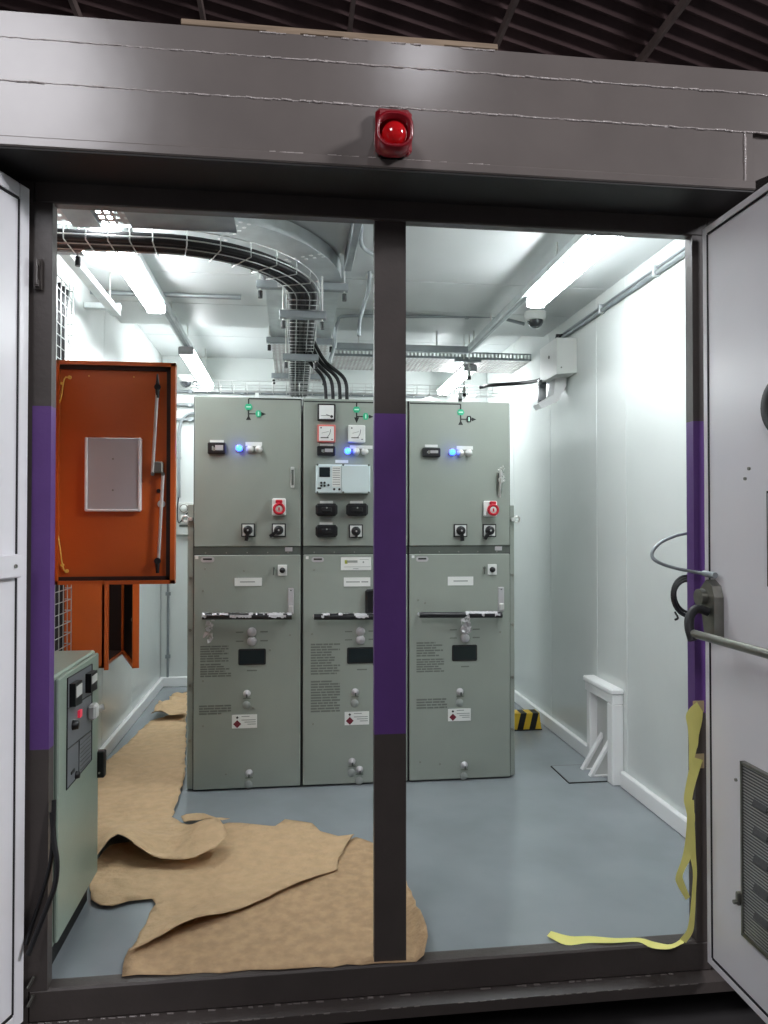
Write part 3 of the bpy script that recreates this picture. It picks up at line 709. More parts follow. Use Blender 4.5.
m = mb('white_plastic'); film(m, a + Vector((.008, 0, -.03)), (.010, .01, .045), 40, 8); m.build('handle_film', up, label='white film left on handle')
nameplate(lo, (416, 556.6, 428.4, 561.6), (411.7, 555.4, 414.4, 558)); key_switch(lo, (487.6, 564.2, 496.5, 574.8)); text_plate(lo, (447.7, 576.8, 473.2, 585.2), [(.22, .78)])
lever(lo, (497.8, 587, 503.6, 611)); b_ = bar(lo, 419.6, 613, 502, 617, [(.55, 1.0)], 6)
m = mb('pocket'); film(m, at(466, 625, Y=F - .06), (.02, .015, .045), 40, 9); m.build('film_tail', b_, label='knot of clear film tied to bar')
knob_pair(lo, (464.8, 629.5), (464.8, 637.8)); window(lo, (452, 645, 477, 660.6), (461, 666, 469, 667))
text_block(lo, (416.5, 642.3, 443, 657), 6, 6); text_block(lo, (416.5, 659, 444, 672.6), 6, 7); text_block(lo, (416.5, 699, 447, 709), 4, 8)
latch(lo, 460, 691.6); warn(lo, (448, 709, 470.6, 720.4)); latch(lo, 464.2, 765)
screws(lo, [(418, 600), (425, 603), (500, 632), (420, 762), (440, 764)])
m = mb('smoke'); m.prism([(5.0, 2.114), (5.0, 2.176), (4.9, 2.114)], 'x', 1.08, 1.12); m.build('lifting_bracket', label='small dark bracket on top of right switchgear cabinet', cat='bracket')

# ------------------------------------------------------------------ ORANGE CABINETS on the left wall
oc = thing('wall_cabinet', (-1.15, 3.0, 1.17), 'large orange wall cabinet with its door swung open towards doorway', 'cabinet')
m = mb('orange')
for b in ((XL + .001, -.975, 2.62, 2.64, 1.18, 2.10), (XL + .001, -.975, 3.18, 3.2, 1.18, 2.10), (XL + .001, -.975, 2.64, 3.18, 2.08, 2.10), (XL + .001, -.975, 2.64, 3.18, 1.18, 1.2), (XL + .001, XL + .012, 2.64, 3.18, 1.2, 2.08)): m.box(*b)
m.build('body', oc)
dx0, dx1, dz0, dz1, dy = -.972, -.492, 1.178, 2.108, 3.215
od = mb('orange').box(dx0, dx1, dy, dy + .018, dz0, dz1).build('door', oc)
m = mb('orange')
for b in ((dx0, dx0 + .012, dy - .022, dy, dz0, dz1), (dx1 - .018, dx1, dy - .022, dy, dz0, dz1), (dx0, dx1, dy - .022, dy, dz1 - .016, dz1), (dx0, dx1, dy - .022, dy, dz0, dz0 + .016)): m.box(*b)
m.build('door_return', od)
m = mb('seal')
for b in ((dx1 - .036, dx1 - .018, dy - .012, dy, dz0 + .016, dz1 - .016), (dx0 + .012, dx1 - .018, dy - .012, dy, dz1 - .034, dz1 - .016), (dx0 + .012, dx1 - .018, dy - .012, dy, dz0 + .016, dz0 + .032)): m.box(*b)
m.build('door_seal', od, label='dark foam seal')
a = at(85, 437, Y=dy - .03); b = at(140, 511, Y=dy - .03)
m = mb('pocket'); m.box(a.x, b.x, dy - .022, dy, b.z, a.z, .004); m.use('white_trim').box(a.x - .002, a.x + .009, dy - .03, dy, b.z, a.z, .003).box(b.x - .009, b.x + .002, dy - .03, dy, b.z, a.z, .003).box(a.x, b.x, dy - .03, dy, b.z - .002, b.z + .008, .003)
m.use('steel_dark').disc(((a.x + b.x) / 2, dy - .022, 1.7), (0, -1, 0), .004, .003, 8).disc(((a.x + b.x) / 2, dy - .022, 1.57), (0, -1, 0), .004, .003, 8)
m.build('document_pocket', od, label='pale grey sheet metal document pocket')
P_ = lambda x, y, d=.03: at(x, y, Y=dy - d)
m = mb('steel'); m.tube([P_(157.5, 388), P_(152.5, 474)], .007, 8).tube([P_(163, 474), P_(158.5, 560)], .007, 8)
m.use('steel_dark'); c = P_(158, 470, .02); m.box(c.x - .02, c.x + .02, dy - .034, dy, c.z - .012, c.z + .035, .004); m.cyl(P_(152.5, 474, .045), P_(152.5, 474, .0), .008, 8).cyl(P_(163, 474, .045), P_(163, 474, 0), .008, 8)
m.use('steel').disc(P_(161.5, 504, .0), (0, -1, 0), .016, .008, 14)
m.use('black').disc(P_(159, 491, .0), (0, -1, 0), .009, .01, 10)
m.build('lock_rod', od, label='thin steel lock rods on orange door')
m = mb('black')
for y0, y1, yc in ((374, 398, 387), (557, 573, 561)): m.tube([P_(157.5, y0, .03), P_(157.5, yc, .03), P_(157.5, y1, .03)], [.003, .010, .007], 8); m.cyl(P_(157.5, yc, 0), P_(157.5, yc, .04), .014, 10)
m.build('rod_guide', od)
m = mb('brass')
m.tube(smooth_path([P_(57, 407, .01), P_(61, 398, .02), P_(63, 385, .015), P_(65, 378, .008), P_(70, 377.5, .004)], 4), .003, 6); m.disc(P_(70, 377.5, 0), (0, -1, 0), .008, .008, 8); m.disc(P_(62.5, 384, 0), (0, -1, 0), .006, .016, 8)
m.tube(smooth_path([P_(58, 535, .01), P_(60, 548, .02), P_(62, 563, .015), P_(64, 570, .008), P_(67, 571, .004)], 4), .003, 6); m.disc(P_(67, 571, 0), (0, -1, 0), .008, .008, 8); m.disc(P_(63, 565, 0), (0, -1, 0), .006, .016, 8)
for x, y in ((89, 376), (134, 377), (66, 377)): m.disc(P_(x, y, 0), (0, -1, 0), .003, .003, 6)
m.build('earth_wire', od, label='yellow earth wires at hinge side')
# lower orange cabinet
lc = thing('wall_cabinet', (XL, 4.1, .72), 'small orange wall cabinet with dark inside, below the large orange door', 'cabinet')
y0, y1, xf, z0, z1 = 3.9, 4.36, -.945, .70, 1.6
m = mb('orange')
for b in ((XL + .001, xf, y0, y0 + .012, z0, z1), (XL + .001, xf, y1 - .012, y1, z0, z1), (XL + .001, xf, y0, y1, z0, z0 + .012), (XL + .001, xf, y0, y1, z1 - .012, z1), (XL + .001, XL + .012, y0, y1, z0, z1), (xf - .012, xf, y0, y0 + .03, z0, z1), (xf - .012, xf, y1 - .03, y1, z0, z1)): m.box(*b)
m.box(xf, xf + .02, y0 - .002, y0 + .014, z0 - .01, z1); m.build('body', lc)
m = mb('seal'); m.box(XL + .012, XL + .02, y0 + .012, y1 - .012, z0 + .012, z1 - .012); m.box(XL + .02, xf - .012, y1 - .02, y1 - .012, z0 + .012, z1 - .012); m.box(XL + .02, xf - .012, y0 + .012, y1 - .02, z0 + .012, z0 + .016); m.build('inner_shade', lc, label='dark sheets painting the shade inside cabinet')  # dark sheets paint the shade over the orange inside
hx, hy, ex, ey = -.945, 4.36, -.782, 3.88
d = Vector((ex - hx, ey - hy, 0)); L = d.length; d.normalize(); nrm = Vector((d.y, -d.x, 0))   # nrm points towards the camera side
def slab(m, s0, s1, t0, t1, za, zb):
    H = Vector((hx, hy, 0)); q = [H + d * s + nrm * t for s, t in ((s0, t0), (s1, t0), (s1, t1), (s0, t1))]
    m.add([(v.x, v.y, za) for v in q] + [(v.x, v.y, zb) for v in q], [(0, 1, 2, 3), (7, 6, 5, 4), (0, 4, 5, 1), (1, 5, 6, 2), (2, 6, 7, 3), (3, 7, 4, 0)])
m = mb('orange'); slab(m, 0, L, -.012, 0, z0, z1); slab(m, L - .02, L, 0, .02, z0, z1); slab(m, 0, L, 0, .02, z0, z0 + .014); ld = m.build('door', lc)
m = mb('seal'); slab(m, .02, L - .022, 0, .006, z0 + .02, z1 - .02); m.build('door_inner_shade', ld, label='dark sheet painting the shade on inside of door')  # shaded inner face of the orange door, put into the colour
m = mb('steel_dark'); q = Vector((hx, hy, 0)) + d * (L - .06) + nrm * .006; m.box(q.x - .008, q.x + .008, q.y - .012, q.y + .004, .88, .92); m.disc((q.x, q.y - .01, .94), (0, -1, 0), .012, .01, 8); m.build('door_latch', ld)

# charger cabinet
ch = thing('battery_charger', (-.95, 2.7, 0), 'sage green floor cabinet with two meters beside the left post', 'electrical cabinet')
cx = -.752
bx('body', 'charger', (XL + .02, cx, 2.47, 2.97, .085, .945), ch, .006)
bx('plinth', 'gap', (XL + .04, cx - .02, 2.49, 2.95, 0, .085), ch)
cd = bx('door', 'charger', (cx, cx + .014, 2.475, 2.965, .10, .935), ch, .004)
Q = lambda x, y: (lambda p: (p.y, p.z))(at(x, y, X=cx + .014))
m = mb('black'); z_ = .0015
q = [Q(67, 678.5), Q(91.5, 664), Q(91, 760), Q(66, 790)]
m.use('panel_grey').add([(cx + .0155, a, b) for a, b in q] + [(cx + .013, a, b) for a, b in q], [(0, 1, 2, 3), (0, 4, 5, 1), (1, 5, 6, 2), (2, 6, 7, 3), (3, 7, 4, 0)])
m.use('black')
for l in ((q[0], q[1]), (q[1], q[2]), (q[2], q[3]), (q[3], q[0]), (Q(67, 709), Q(91.3, 694)), (Q(66.5, 750), Q(91.2, 730)), (Q(78.5, 740), Q(78, 777))):
    m.tube([(cx + .0158, *l[0]), (cx + .0158, *l[1])], .0022, 4)
for k in range(7): m.tube([(cx + .0158, *Q(80, 745 + k * 4.2)), (cx + .0158, *Q(90, 735.5 + k * 4.0))], .0012, 4)
fp = m.build('front_panel', cd)
for q in ([Q(69, 684), Q(76, 680), Q(76, 703), Q(69, 707)], [Q(85, 674), Q(91.5, 670), Q(91.5, 689), Q(85, 693)]):
    m = mb('black'); m.add([(cx + .035, a, b) for a, b in q] + [(cx + .013, a, b) for a, b in q], [(0, 1, 2, 3), (0, 4, 5, 1), (1, 5, 6, 2), (2, 6, 7, 3), (3, 7, 4, 0)])
    ya = [a for a, b in q]; za = [b for a, b in q]; m.use('white_plastic').box(cx + .034, cx + .037, min(ya) + .008, max(ya) - .008, min(za) + .034, max(za) - .012); m.build('panel_meter', cd)
m = mb('pink'); c = Q(78.3, 713.5); m.box(cx + .015, cx + .024, c[0] - .014, c[0] + .014, c[1] - .012, c[1] + .012); m.build('red_switch', cd)
m = mb('black'); c = Q(72.5, 725); m.lathe((cx + .014, *c), (1, 0, 0), [(.018, 0), (.014, .02), (.0005, .022)], 12); c = Q(75.5, 775); m.lathe((cx + .014, *c), (1, 0, 0), [(.014, 0), (.011, .014), (.0005, .016)], 12)
m.box(cx + .014, cx + .018, c[0] - .06, c[0] - .02, c[1] + .02, c[1] + .03); m.build('control_knob', cd)
m = mb('white_plastic'); c = Q(89, 712); m.box(cx + .014, cx + .045, c[0] - .03, c[0] + .025, c[1] - .025, c[1] + .03, .008); m.cyl((cx + .03, c[0] + .02, c[1]), (cx + .06, c[0] + .03, c[1] + .01), .012, 10); m.build('socket_outlet', cd)
m = mb('black'); a = at(93.5, 750, Y=2.975); b = at(100, 776, Y=2.975); m.box(cx - .005, cx + .04, 2.95, 2.985, b.z, a.z, .004); m.use('steel').disc((cx + .022, 2.95, b.z + .02), (0, -1, 0), .004, .003, 6); m.build('door_catch', ch, label='black catch on far edge')

# ------------------------------------------------------------------ KRAFT PAPER on the floor
def paper(name, px, hfn, label, m_='paper', base=.004, step=.045, jag=.006, seed=1, amp=.006):
    rnd = random.Random(seed); pts = []
    W = [at(x, y, Z=base) for x, y in px]
    for i, a in enumerate(W):
        b = W[(i + 1) % len(W)]; k = max(1, int((b - a).length / .05))
        for j in range(k):
            p = a.lerp(b, j / k)
            if j: p = p + Vector((rnd.uniform(-jag, jag), rnd.uniform(-jag, jag), 0))
            pts.append(p)
    bm = bmesh.new(); bm.faces.new([bm.verts.new((p.x, p.y, 0)) for p in pts])
    bmesh.ops.triangulate(bm, faces=bm.faces[:])
    for ax in (0, 1):
        lo, hi = min(p[ax] for p in pts), max(p[ax] for p in pts); c = lo + step
        while c < hi:
            co = [0, 0, 0]; no = [0, 0, 0]; co[ax] = c; no[ax] = 1
            bmesh.ops.bisect_plane(bm, geom=bm.verts[:] + bm.edges[:] + bm.faces[:], plane_co=co, plane_no=no); c += step
    bmesh.ops.remove_doubles(bm, verts=bm.verts[:], dist=.004)
    for v in bm.verts:
        n = noise.noise(Vector((v.co.x * 5, v.co.y * 5, seed))) + .5 * noise.noise(Vector((v.co.x * 14, v.co.y * 14, seed + 3)))
        n += .9 * (1 - 2 * abs(noise.noise(Vector((v.co.x * 4 + 9, v.co.y * 6, seed + 7)))))
        v.co.z = base + max(0, amp * .5 + amp * .8 * n) + hfn(v.co.x, v.co.y)
    bmesh.ops.recalc_face_normals(bm, faces=bm.faces[:])
    if sum(f.normal.z for f in bm.faces) < 0: bmesh.ops.reverse_faces(bm, faces=bm.faces[:])
    m = mb(m_); bm.verts.index_update(); nv = len(bm.verts)
    top = [v.co.copy() for v in bm.verts]; fs = [[v.index for v in f.verts] for f in bm.faces]
    rim = [(e.verts[0].index, e.verts[1].index, e.verts[1].index + nv, e.verts[0].index + nv) for e in bm.edges if len(e.link_faces) == 1]
    m.add(top + [v - Vector((0, 0, .0015)) for v in top], fs + [[i + nv for i in reversed(f)] for f in fs] + rim, True); bm.free()
    return m.build(name, label=label, cat='paper')
def sstep(a, b, x): t = max(0, min(1, (x - a) / (b - a))); return t * t * (3 - 2 * t)
def dline(x, y, a, b):
    """signed distance to line a->b and parameter along it"""
    ax, ay = a; bx_, by_ = b; dx, dy_ = bx_ - ax, by_ - ay; L = math.hypot(dx, dy_)
    return ((x - ax) * dy_ - (y - ay) * dx) / L, ((x - ax) * dx + (y - ay) * dy_) / (L * L)
# lower front sheet, dirtier
paper('kraft_paper_sheet', [(129, 950), (330, 850), (356, 838), (385, 848), (406, 880), (428, 951), (424, 962), (122, 978)],
      lambda x, y: .05 * sstep(.40, .46, x) * sstep(2.9, 2.6, y), 'large scuffed brown paper sheet lying just inside the door sill', 'paper_dirty', .003, seed=2, amp=.004)
# upper front sheet with torn lifted edge
e0, e1 = at(129, 956, Z=.01), at(338, 871, Z=.01)
def up_h(x, y):
    dd, t = dline(x, y, (e0.x, e0.y), (e1.x, e1.y)); dd = abs(dd)
    h = .035 * sstep(.16, .0, dd) * (sstep(1.05, .5, t)) * (.6 + .4 * math.sin(x * 13))
    return h + .02 * sstep(.15, .33, x)
paper('kraft_paper_sheet', [(92, 866), (89, 884), (91, 900), (100, 906), (112, 907), (130, 902), (152, 899), (156, 905), (146, 925), (129, 956), (180, 936), (234, 915), (290, 890), (337, 871), (338, 860), (345, 849), (354, 839), (338, 838), (320, 832), (312, 824), (285, 820), (275, 827), (228, 823), (200, 832), (150, 838), (110, 846)],
      up_h, 'torn brown paper sheet overlapping in front of the switchgear', 'paper', .010, seed=3, amp=.005)
# aisle sheet whose near end curls up
f0, f1 = at(95, 868, Z=.0), at(226, 852, Z=.0)
def aisle_h(x, y):
    dd, t = dline(x, y, (f0.x, f0.y), (f1.x, f1.y)); dd = abs(dd)
    h = .085 * sstep(.42, .03, dd) * (.75 + .35 * math.sin(t * 7.5 + .6)) * sstep(-.12, .12, t)
    h += .02 * sstep(.5, .1, dd) * noise.noise(Vector((x * 9, y * 7, 4)))
    return h
paper('kraft_paper_sheet', [(150, 722), (168, 716), (186, 713), (185, 776), (178, 802), (172, 818), (182, 828), (200, 834), (220, 844), (228, 853), (216, 864), (195, 868), (160, 868), (135, 866), (118, 858), (108, 864), (94, 872), (90, 820), (94, 774)],
      aisle_h, 'long brown paper strip down the left aisle with curled up near end', 'paper', .018, seed=4, amp=.007)
paper('kraft_paper_sheet', [(181, 818), (196, 814), (214, 819), (230, 827), (222, 830), (200, 826), (186, 826)], lambda x, y: .035 * sstep(3.62, 3.5, y), 'small crumpled paper flap lifted in front of left cabinet', 'paper', .02, .03, seed=6, amp=.012)
paper('kraft_paper_sheet', [(151, 722), (160, 706), (166, 710), (172, 700), (187, 697), (187, 722), (170, 721)], lambda x, y: .05 * abs(noise.noise(Vector((x * 8, y * 6, 2)))) + .02, 'crumpled brown paper bunched at far end of the left aisle', 'paper', .02, .05, seed=7, amp=.02)

# ------------------------------------------------------------------ floor items at right
kb = thing('wheel_stop', (1.62, 5.03, 0), 'low block with yellow and black diagonal stripes behind right cabinet', 'floor block')
m = MB(); a, b = 1.50, 1.715; n = 5; zt = .115; y0, y1 = 4.985, 5.10
for i in range(n):
    s0, s1 = a + (b - a) * i / n, a + (b - a) * (i + 1) / n; sk = .03
    m.use('kerb_yellow' if i % 2 == 0 else 'gap')
    lo0, lo1 = (s0 if i else a), (s1 if i < n - 1 else b); t0 = s0 + sk if i else a + .012; t1 = s1 + sk if i < n - 1 else b - .008
    m.add([(lo0, y0, .008), (lo1, y0, .008), (t1, y0 + .012, zt), (t0, y0 + .012, zt), (lo0, y1, .008), (lo1, y1, .008), (t1, y1, zt), (t0, y1, zt)], [(0, 1, 2, 3), (3, 2, 6, 7), (4, 7, 6, 5), (0, 3, 7, 4), (1, 5, 6, 2), (0, 4, 5, 1)])
m.build('striped_block', kb); bx('base_pad', 'rubber', (a - .004, b + .006, y0 - .004, y1 + .004, 0, .008), kb)
cf = thing('cable_entry_frame', (1.76, 4.05, 0), 'white steel frame with two gusset plates standing against right wall', 'frame')
y0, y1, x0 = 3.875, 4.26, 1.735; zt = .495
bx('leg', 'white_trim', (x0, XR - .001, y0, y0 + .07, 0, zt - .055), cf, .005); bx('leg', 'white_trim', (x0 + .01, XR - .001, y1 - .05, y1, 0, zt - .055), cf, .005)
m = mb('white_trim'); m.box(x0 - .01, XR - .001, y0 - .008, y1 + .006, zt, zt + .03, .006); m.box(x0, XR - .001, y0, y1, zt - .055, zt, .005); m.build('top_rail', cf)
bx('back_plate', 'box_grey', (XR - .008, XR - .001, y0 + .07, y1 - .05, .02, zt - .055), cf)
for y in (4.02, 4.135):
    mb('box_grey').prism([(1.675, 0.008), (XR - .009, 0.008), (XR - .009, .20)], 'y', y + .008, y + .014).use('white_trim').prism([(1.665, 0.004), (1.685, .004), (XR - .009, .185), (XR - .009, .213)], 'y', y - .004, y + .028).box(1.675, XR - .009, y - .004, y + .028, .004, .012).build('gusset', cf)
bx('floor_plate', 'floor', (1.517, x0 - .001, 3.945, 4.222, 0, .006), cf); 
m = mb('gap')
for b in ((1.511, x0 - .002, 3.939, 3.945, 0, .006), (1.511, 1.517, 3.939, 4.226, 0, .006), (1.511, x0 - .002, 4.222, 4.226, 0, .006)): m.box(*b)
m.build('plate_edge', cf, label='black edge round the floor plate')

# ------------------------------------------------------------------ LIGHT FITTINGS
def batten(x, y0, y1, label, z=2.6):
    t = thing('batten_light', (x, (y0 + y1) / 2, z), label, 'light fitting', 'ceiling batten lights')
    m = mb('lamp_body'); m.box(x - .045, x + .045, y0, y1, z + .048, z + .06, .004); m.box(x - .052, x + .052, y0 - .012, y0, z, z + .055, .004); m.box(x - .052, x + .052, y1, y1 + .012, z, z + .055, .004); m.build('housing', t)
    m = mb('diffuser'); m.prism([(x - .046, z + .048), (x - .05, z + .03), (x - .045, z + .010), (x - .028, z), (x + .028, z), (x + .045, z + .010), (x + .05, z + .03), (x + .046, z + .048)], 'y', y0, y1); m.build('diffuser', t, label='glowing white diffuser')
batten(-.757, 2.76, 4.22, 'lit white batten light at front left under ceiling'); batten(-.735, 5.24, 6.55, 'lit white batten light at rear left behind the left cabinet')
batten(1.305, 2.50, 3.86, 'lit white batten light at front right under ceiling'); batten(1.355, 5.55, 6.6, 'lit white batten light at rear right above right cabinet')
def rod(m, x, y, z0, z1, r=.005): m.cyl((x, y, z0), (x, y, z1), r, 6)
def trunk(x, y0, y1, label, yz):
    t = thing('lighting_trunking', (x, (y0 + y1) / 2, 2.665), label, 'trunking')
    bx('channel', 'galv', (x - .028, x + .028, y0, y1, 2.662, 2.70), t, .004)
    m = mb('galv_dark'); m.box(x - .012, x + .012, y0 + .01, y1 - .01, 2.659, 2.664); m.build('channel_slot', t)
    for y, zt in yz:
        m = mb('steel'); rod(m, x, y, 2.70, zt); m.build('hanger_rod', t)
trunk(-.735, 2.6, 6.6, 'grey trunking carrying the left row of lights', ((2.8, Z1), (4.6, Z1), (5.3, Z2), (6.4, Z2)))
trunk(1.258, 2.55, 5.2, 'grey trunking carrying the right row of lights', ((3.4, Z1), (4.6, Z1), (5.05, Z1)))
t = thing('cross_trunking', (.6, 5.15, 2.66), 'grey trunking crossing behind the door post to right light row', 'trunking')
bx('channel', 'galv_dark', (.30, 1.222, 5.06, 5.11, 2.63, 2.675), t, .004)
for x in (.45, 1.0):
    m = mb('steel'); rod(m, x, 5.085, 2.675, Z1); m.build('hanger_rod', t)

# ------------------------------------------------------------------ CABLE TRAYS
def arc_path(cx, cy, R, ys, ye, xs, n=14):
    """from left (xs, cy-R) around to (cx+R, cy) then to (cx+R, ye)"""
    pts = [(xs, cy - R), ((xs + cx) / 2, cy - R)]
    for i in range(n + 1): a = -PI / 2 + PI / 2 * i / n; pts.append((cx + R * math.cos(a), cy + R * math.sin(a)))
    k = 8
    for i in range(1, k + 1): pts.append((cx + R, cy + (ye - cy) * i / k))
    return pts
# wide sheet tray
wt = thing('sheet_cable_tray', (.05, 4.6, 2.64), 'wide galvanised sheet cable tray sweeping round a bend under ceiling', 'cable tray')
cxw, cyw, Ri, Ro = -.63, 3.93, .48, .885; zt = 2.708
inn = arc_path(cxw, cyw, Ri, 0, 6.65, -.69); out = arc_path(cxw, cyw, Ro, 0, 6.65, -.69); n = len(inn)
m = mb('galv')
for i in range(n - 1):
    m.use('perf' if i >= 20 else 'galv')
    a, b, c, d_ = inn[i], out[i], out[i + 1], inn[i + 1]
    m.add([(p[0], p[1], zt) for p in (a, b, c, d_)] , [(0, 1, 2, 3)])
m.build('tray_bed', wt)
for path, sgn in ((inn, 1), (out, -1)):
    m = mb('galv'); vs = []; 
    for p in path: vs += [(p[0], p[1], zt - .004), (p[0], p[1], zt + .065)]
    m.add(vs, [(2 * i, 2 * i + 2, 2 * i + 3, 2 * i + 1) for i in range(n - 1)], True)
    m.build('side_rail', wt)
# white discs paint the bright ceiling seen through the joint slots
m = mb('white_trim')
for ang in (-62, -30):
    a = math.radians(ang)
    for j in range(9):
        for da in (0, .045):
            R = Ri + .03 + j * .045; c = Vector((cxw + R * math.cos(a + da), cyw + R * math.sin(a + da), zt - .001)); m.cyl(c, c - Vector((0, 0, .002)), .009, 8)
m.build('bright_slot_disc', wt, kind='stuff')
# second short perforated tray at front left
st = thing('perforated_cable_tray', (-.7, 2.7, 2.58), 'perforated cable tray at front left, just inside the top of the doorway', 'cable tray')
zp = 2.578; ya, yb = YF + .02, 2.92
def strip(m, x0, x1, dy=0): m.add([(x0, ya, zp), (x1, ya, zp), (x1, yb + dy, zp), (x0, yb + dy, zp)], [(0, 1, 2, 3)])
m = mb('perf'); strip(m, -1.13, -.835); strip(m, -.73, -.62); m.use('galv_dark'); strip(m, -.62, -.22, .03); m.build('tray_bed', st)
mb('galv_dark').box(-.835, -.73, ya, yb + .02, zp - .012, zp + .004).build('joint_plate', st)
m = mb('galv'); m.box(-1.13, -.22, yb + .03, yb + .034, zp, zp + .012).build('side_rail', st)
# wire basket with cables
zb = 2.532; hw = .08; cxm, cym, Rm = -.55, 3.65, .60
ctr = arc_path(cxm, cym, Rm, 0, 6.5, XL + .02, 16)
def offs(path, d):
    o = []
    for i, p in enumerate(path):
        a = Vector(path[max(i - 1, 0)]); b = Vector(path[min(i + 1, len(path) - 1)]); t = (b - a).normalized(); nn = Vector((t.y, -t.x)); o.append((p[0] + nn.x * d, p[1] + nn.y * d))
    return o
wbk = thing('wire_basket_tray', (.05, 4.5, zb), 'narrow wire basket tray curving down the room centre full of black cables', 'cable tray')
m = mb('wire'); rw = .0027
for d_, z in ((-hw, zb + .06), (-hw, zb + .02), (-hw * .4, zb), (hw * .4, zb), (hw, zb + .02), (hw, zb + .06)):
    m.tube([(p[0], p[1], z) for p in offs(ctr, d_)], rw, 5, False)
m.build('long_wire', wbk, kind='stuff')
m = mb('wire')
# walk along the centre line for the cross wires
acc = 0; last = Vector(ctr[0]); dense = []
for p in ctr[1:]:
    p = Vector(p); L = (p - last).length; k = max(1, int(L / .02))
    for j in range(k): dense.append(last.lerp(p, j / k))
    last = p
dense = dense[::4]
L_ = offs([tuple(p) for p in dense], -hw); R_ = offs([tuple(p) for p in dense], hw)
for a, b in zip(L_, R_): m.tube([(a[0], a[1], zb + .06), (a[0], a[1], zb), (b[0], b[1], zb), (b[0], b[1], zb + .06)], rw, 5, False)
m.build('cross_wire', wbk, kind='stuff')
for k, d_ in enumerate((-.055, -.028, 0, .028, .055)):
    p = offs(ctr, d_); m = mb('rubber'); m.tube([(q[0], q[1], zb + .018) for q in p], .0145, 8)
    m.build('power_cable', label='black power cable in the bottom layer of the wire basket, %s' % ('innermost of the bend', 'second from inside of bend', 'middle one of the bend', 'second from outside of bend', 'outermost of the bend')[k], cat='cable', group='cables in the basket tray')
for k in range(3):
    p = offs(ctr, -.03 + .03 * k); m = mb('rubber'); m.tube([(q[0], q[1], zb + .044) for q in p], .0135, 8)
    m.build('power_cable', label='black power cable lying on top of others in wire basket, %s' % ('innermost of three', 'middle one of three', 'outermost of three')[k], cat='cable', group='cables in the basket tray')
names = ('leftmost', 'second from left', 'third from left', 'rightmost')
for k in range(4):
    xe = at(326 + 7 * k, 400, Y=4.95).x
    m = mb('rubber'); m.tube(smooth_path([(.02 + .025 * k, 4.45, zb + .07), (.05 + .028 * k, 4.7, zb + .05), (.11 + .035 * k, 4.85, 2.49), (xe - .02, 4.93, 2.40), (xe, 4.95, 2.27), (xe, 4.95, 2.108)], 6), .0125, 8)
    m.build('cable_drop', label='black cable dropping into middle cabinet top, %s of four' % names[k], cat='cable')
def hanger(x, y, wd, z, ztop, label):
    t = thing('strut_hanger', (x, y, z), label, 'strut hanger', 'strut hangers under the trays')
    bx('strut', 'galv_dark', (x - wd / 2, x + wd / 2, y - .02, y + .02, z, z + .041), t, .003)
    for s in (-1, 1):
        m = mb('steel'); rod(m, x + s * (wd / 2 - .02), y, z - .03, ztop, .005); m.use('black').cyl((x + s * (wd / 2 - .02), y, z - .05), (x + s * (wd / 2 - .02), y, z - .012), .012, 8); m.build('threaded_rod', t)
hanger(.05, 3.90, .48, 2.66, Z1, 'wide strut hanger nearest the doorway under the sheet tray'); hanger(.05, 5.08, .46, 2.66, Z1, 'wide strut hanger in the middle of sheet tray'); hanger(.05, 6.3, .46, 2.66, Z2, 'wide strut hanger at back of sheet tray')
hanger(.05, 3.82, .24, 2.485, Z1, 'narrow strut hanger under basket tray nearest the doorway'); hanger(.05, 4.8, .23, 2.485, Z1, 'narrow strut hanger at rear of basket tray')
hanger(-.93, 3.13, .16, 2.53, Z1, 'short strut hanger at front left below curved basket')
# vertical basket on the left wall
vb = thing('wall_basket_tray', (-1.1, 3.6, .3), 'vertical wire basket tray on left wall behind orange cabinets', 'cable tray')
m = mb('wire'); xw = XL + .055
for y in (3.60, 3.665, 3.73, 3.795, 3.86): m.cyl((xw, y, .1), (xw, y, 2.62), .0025, 5)
m.build('long_wire', vb, kind='stuff'); m = mb('wire'); z = .12
while z < 2.62: m.tube([(XL + .01, 3.60, z), (xw, 3.60, z), (xw, 3.86, z), (XL + .01, 3.86, z)], .0025, 5); z += .055
m.build('cross_wire', vb, kind='stuff')
for k in range(3):
    m = mb('rubber'); y = 3.68 + .05 * k; m.tube(smooth_path([(XL + .03, y, .15), (XL + .03, y + .01, 1.2), (XL + .03, y, 2.1), (XL + .035, y - .02, 2.35), (XL + .04, y + .01, 2.58)], 4), .014, 8)
    m.build('riser_cable', label='black cable rising in vertical wire basket on left wall, %s' % ('nearest the doorway', 'middle of three', 'farthest from the doorway')[k], cat='cable', group='cables in wall basket')
# white channel at left
t = thing('ceiling_channel', (-.97, 3.7, 2.59), 'pale straight steel channel high on the left beside first light', 'channel')
bx('channel', 'galv', (-1.0, -.95, 3.25, 4.25, 2.585, 2.62), t, .003)
m = mb('steel'); rod(m, -.975, 3.35, 2.62, Z1); rod(m, -.975, 4.1, 2.62, Z1); m.build('hanger_rod', t)
bx('end_bracket', 'galv', (-1.14, -.95, 4.22, 4.27, 2.62, 2.65), t)
m = mb('galv_dark'); m.cyl((XL + .01, 4.35, 2.745), (-.3, 4.35, 2.745), .014, 10); m.build('ceiling_conduit', label='short grey conduit under ceiling at left above orange door', cat='conduit')

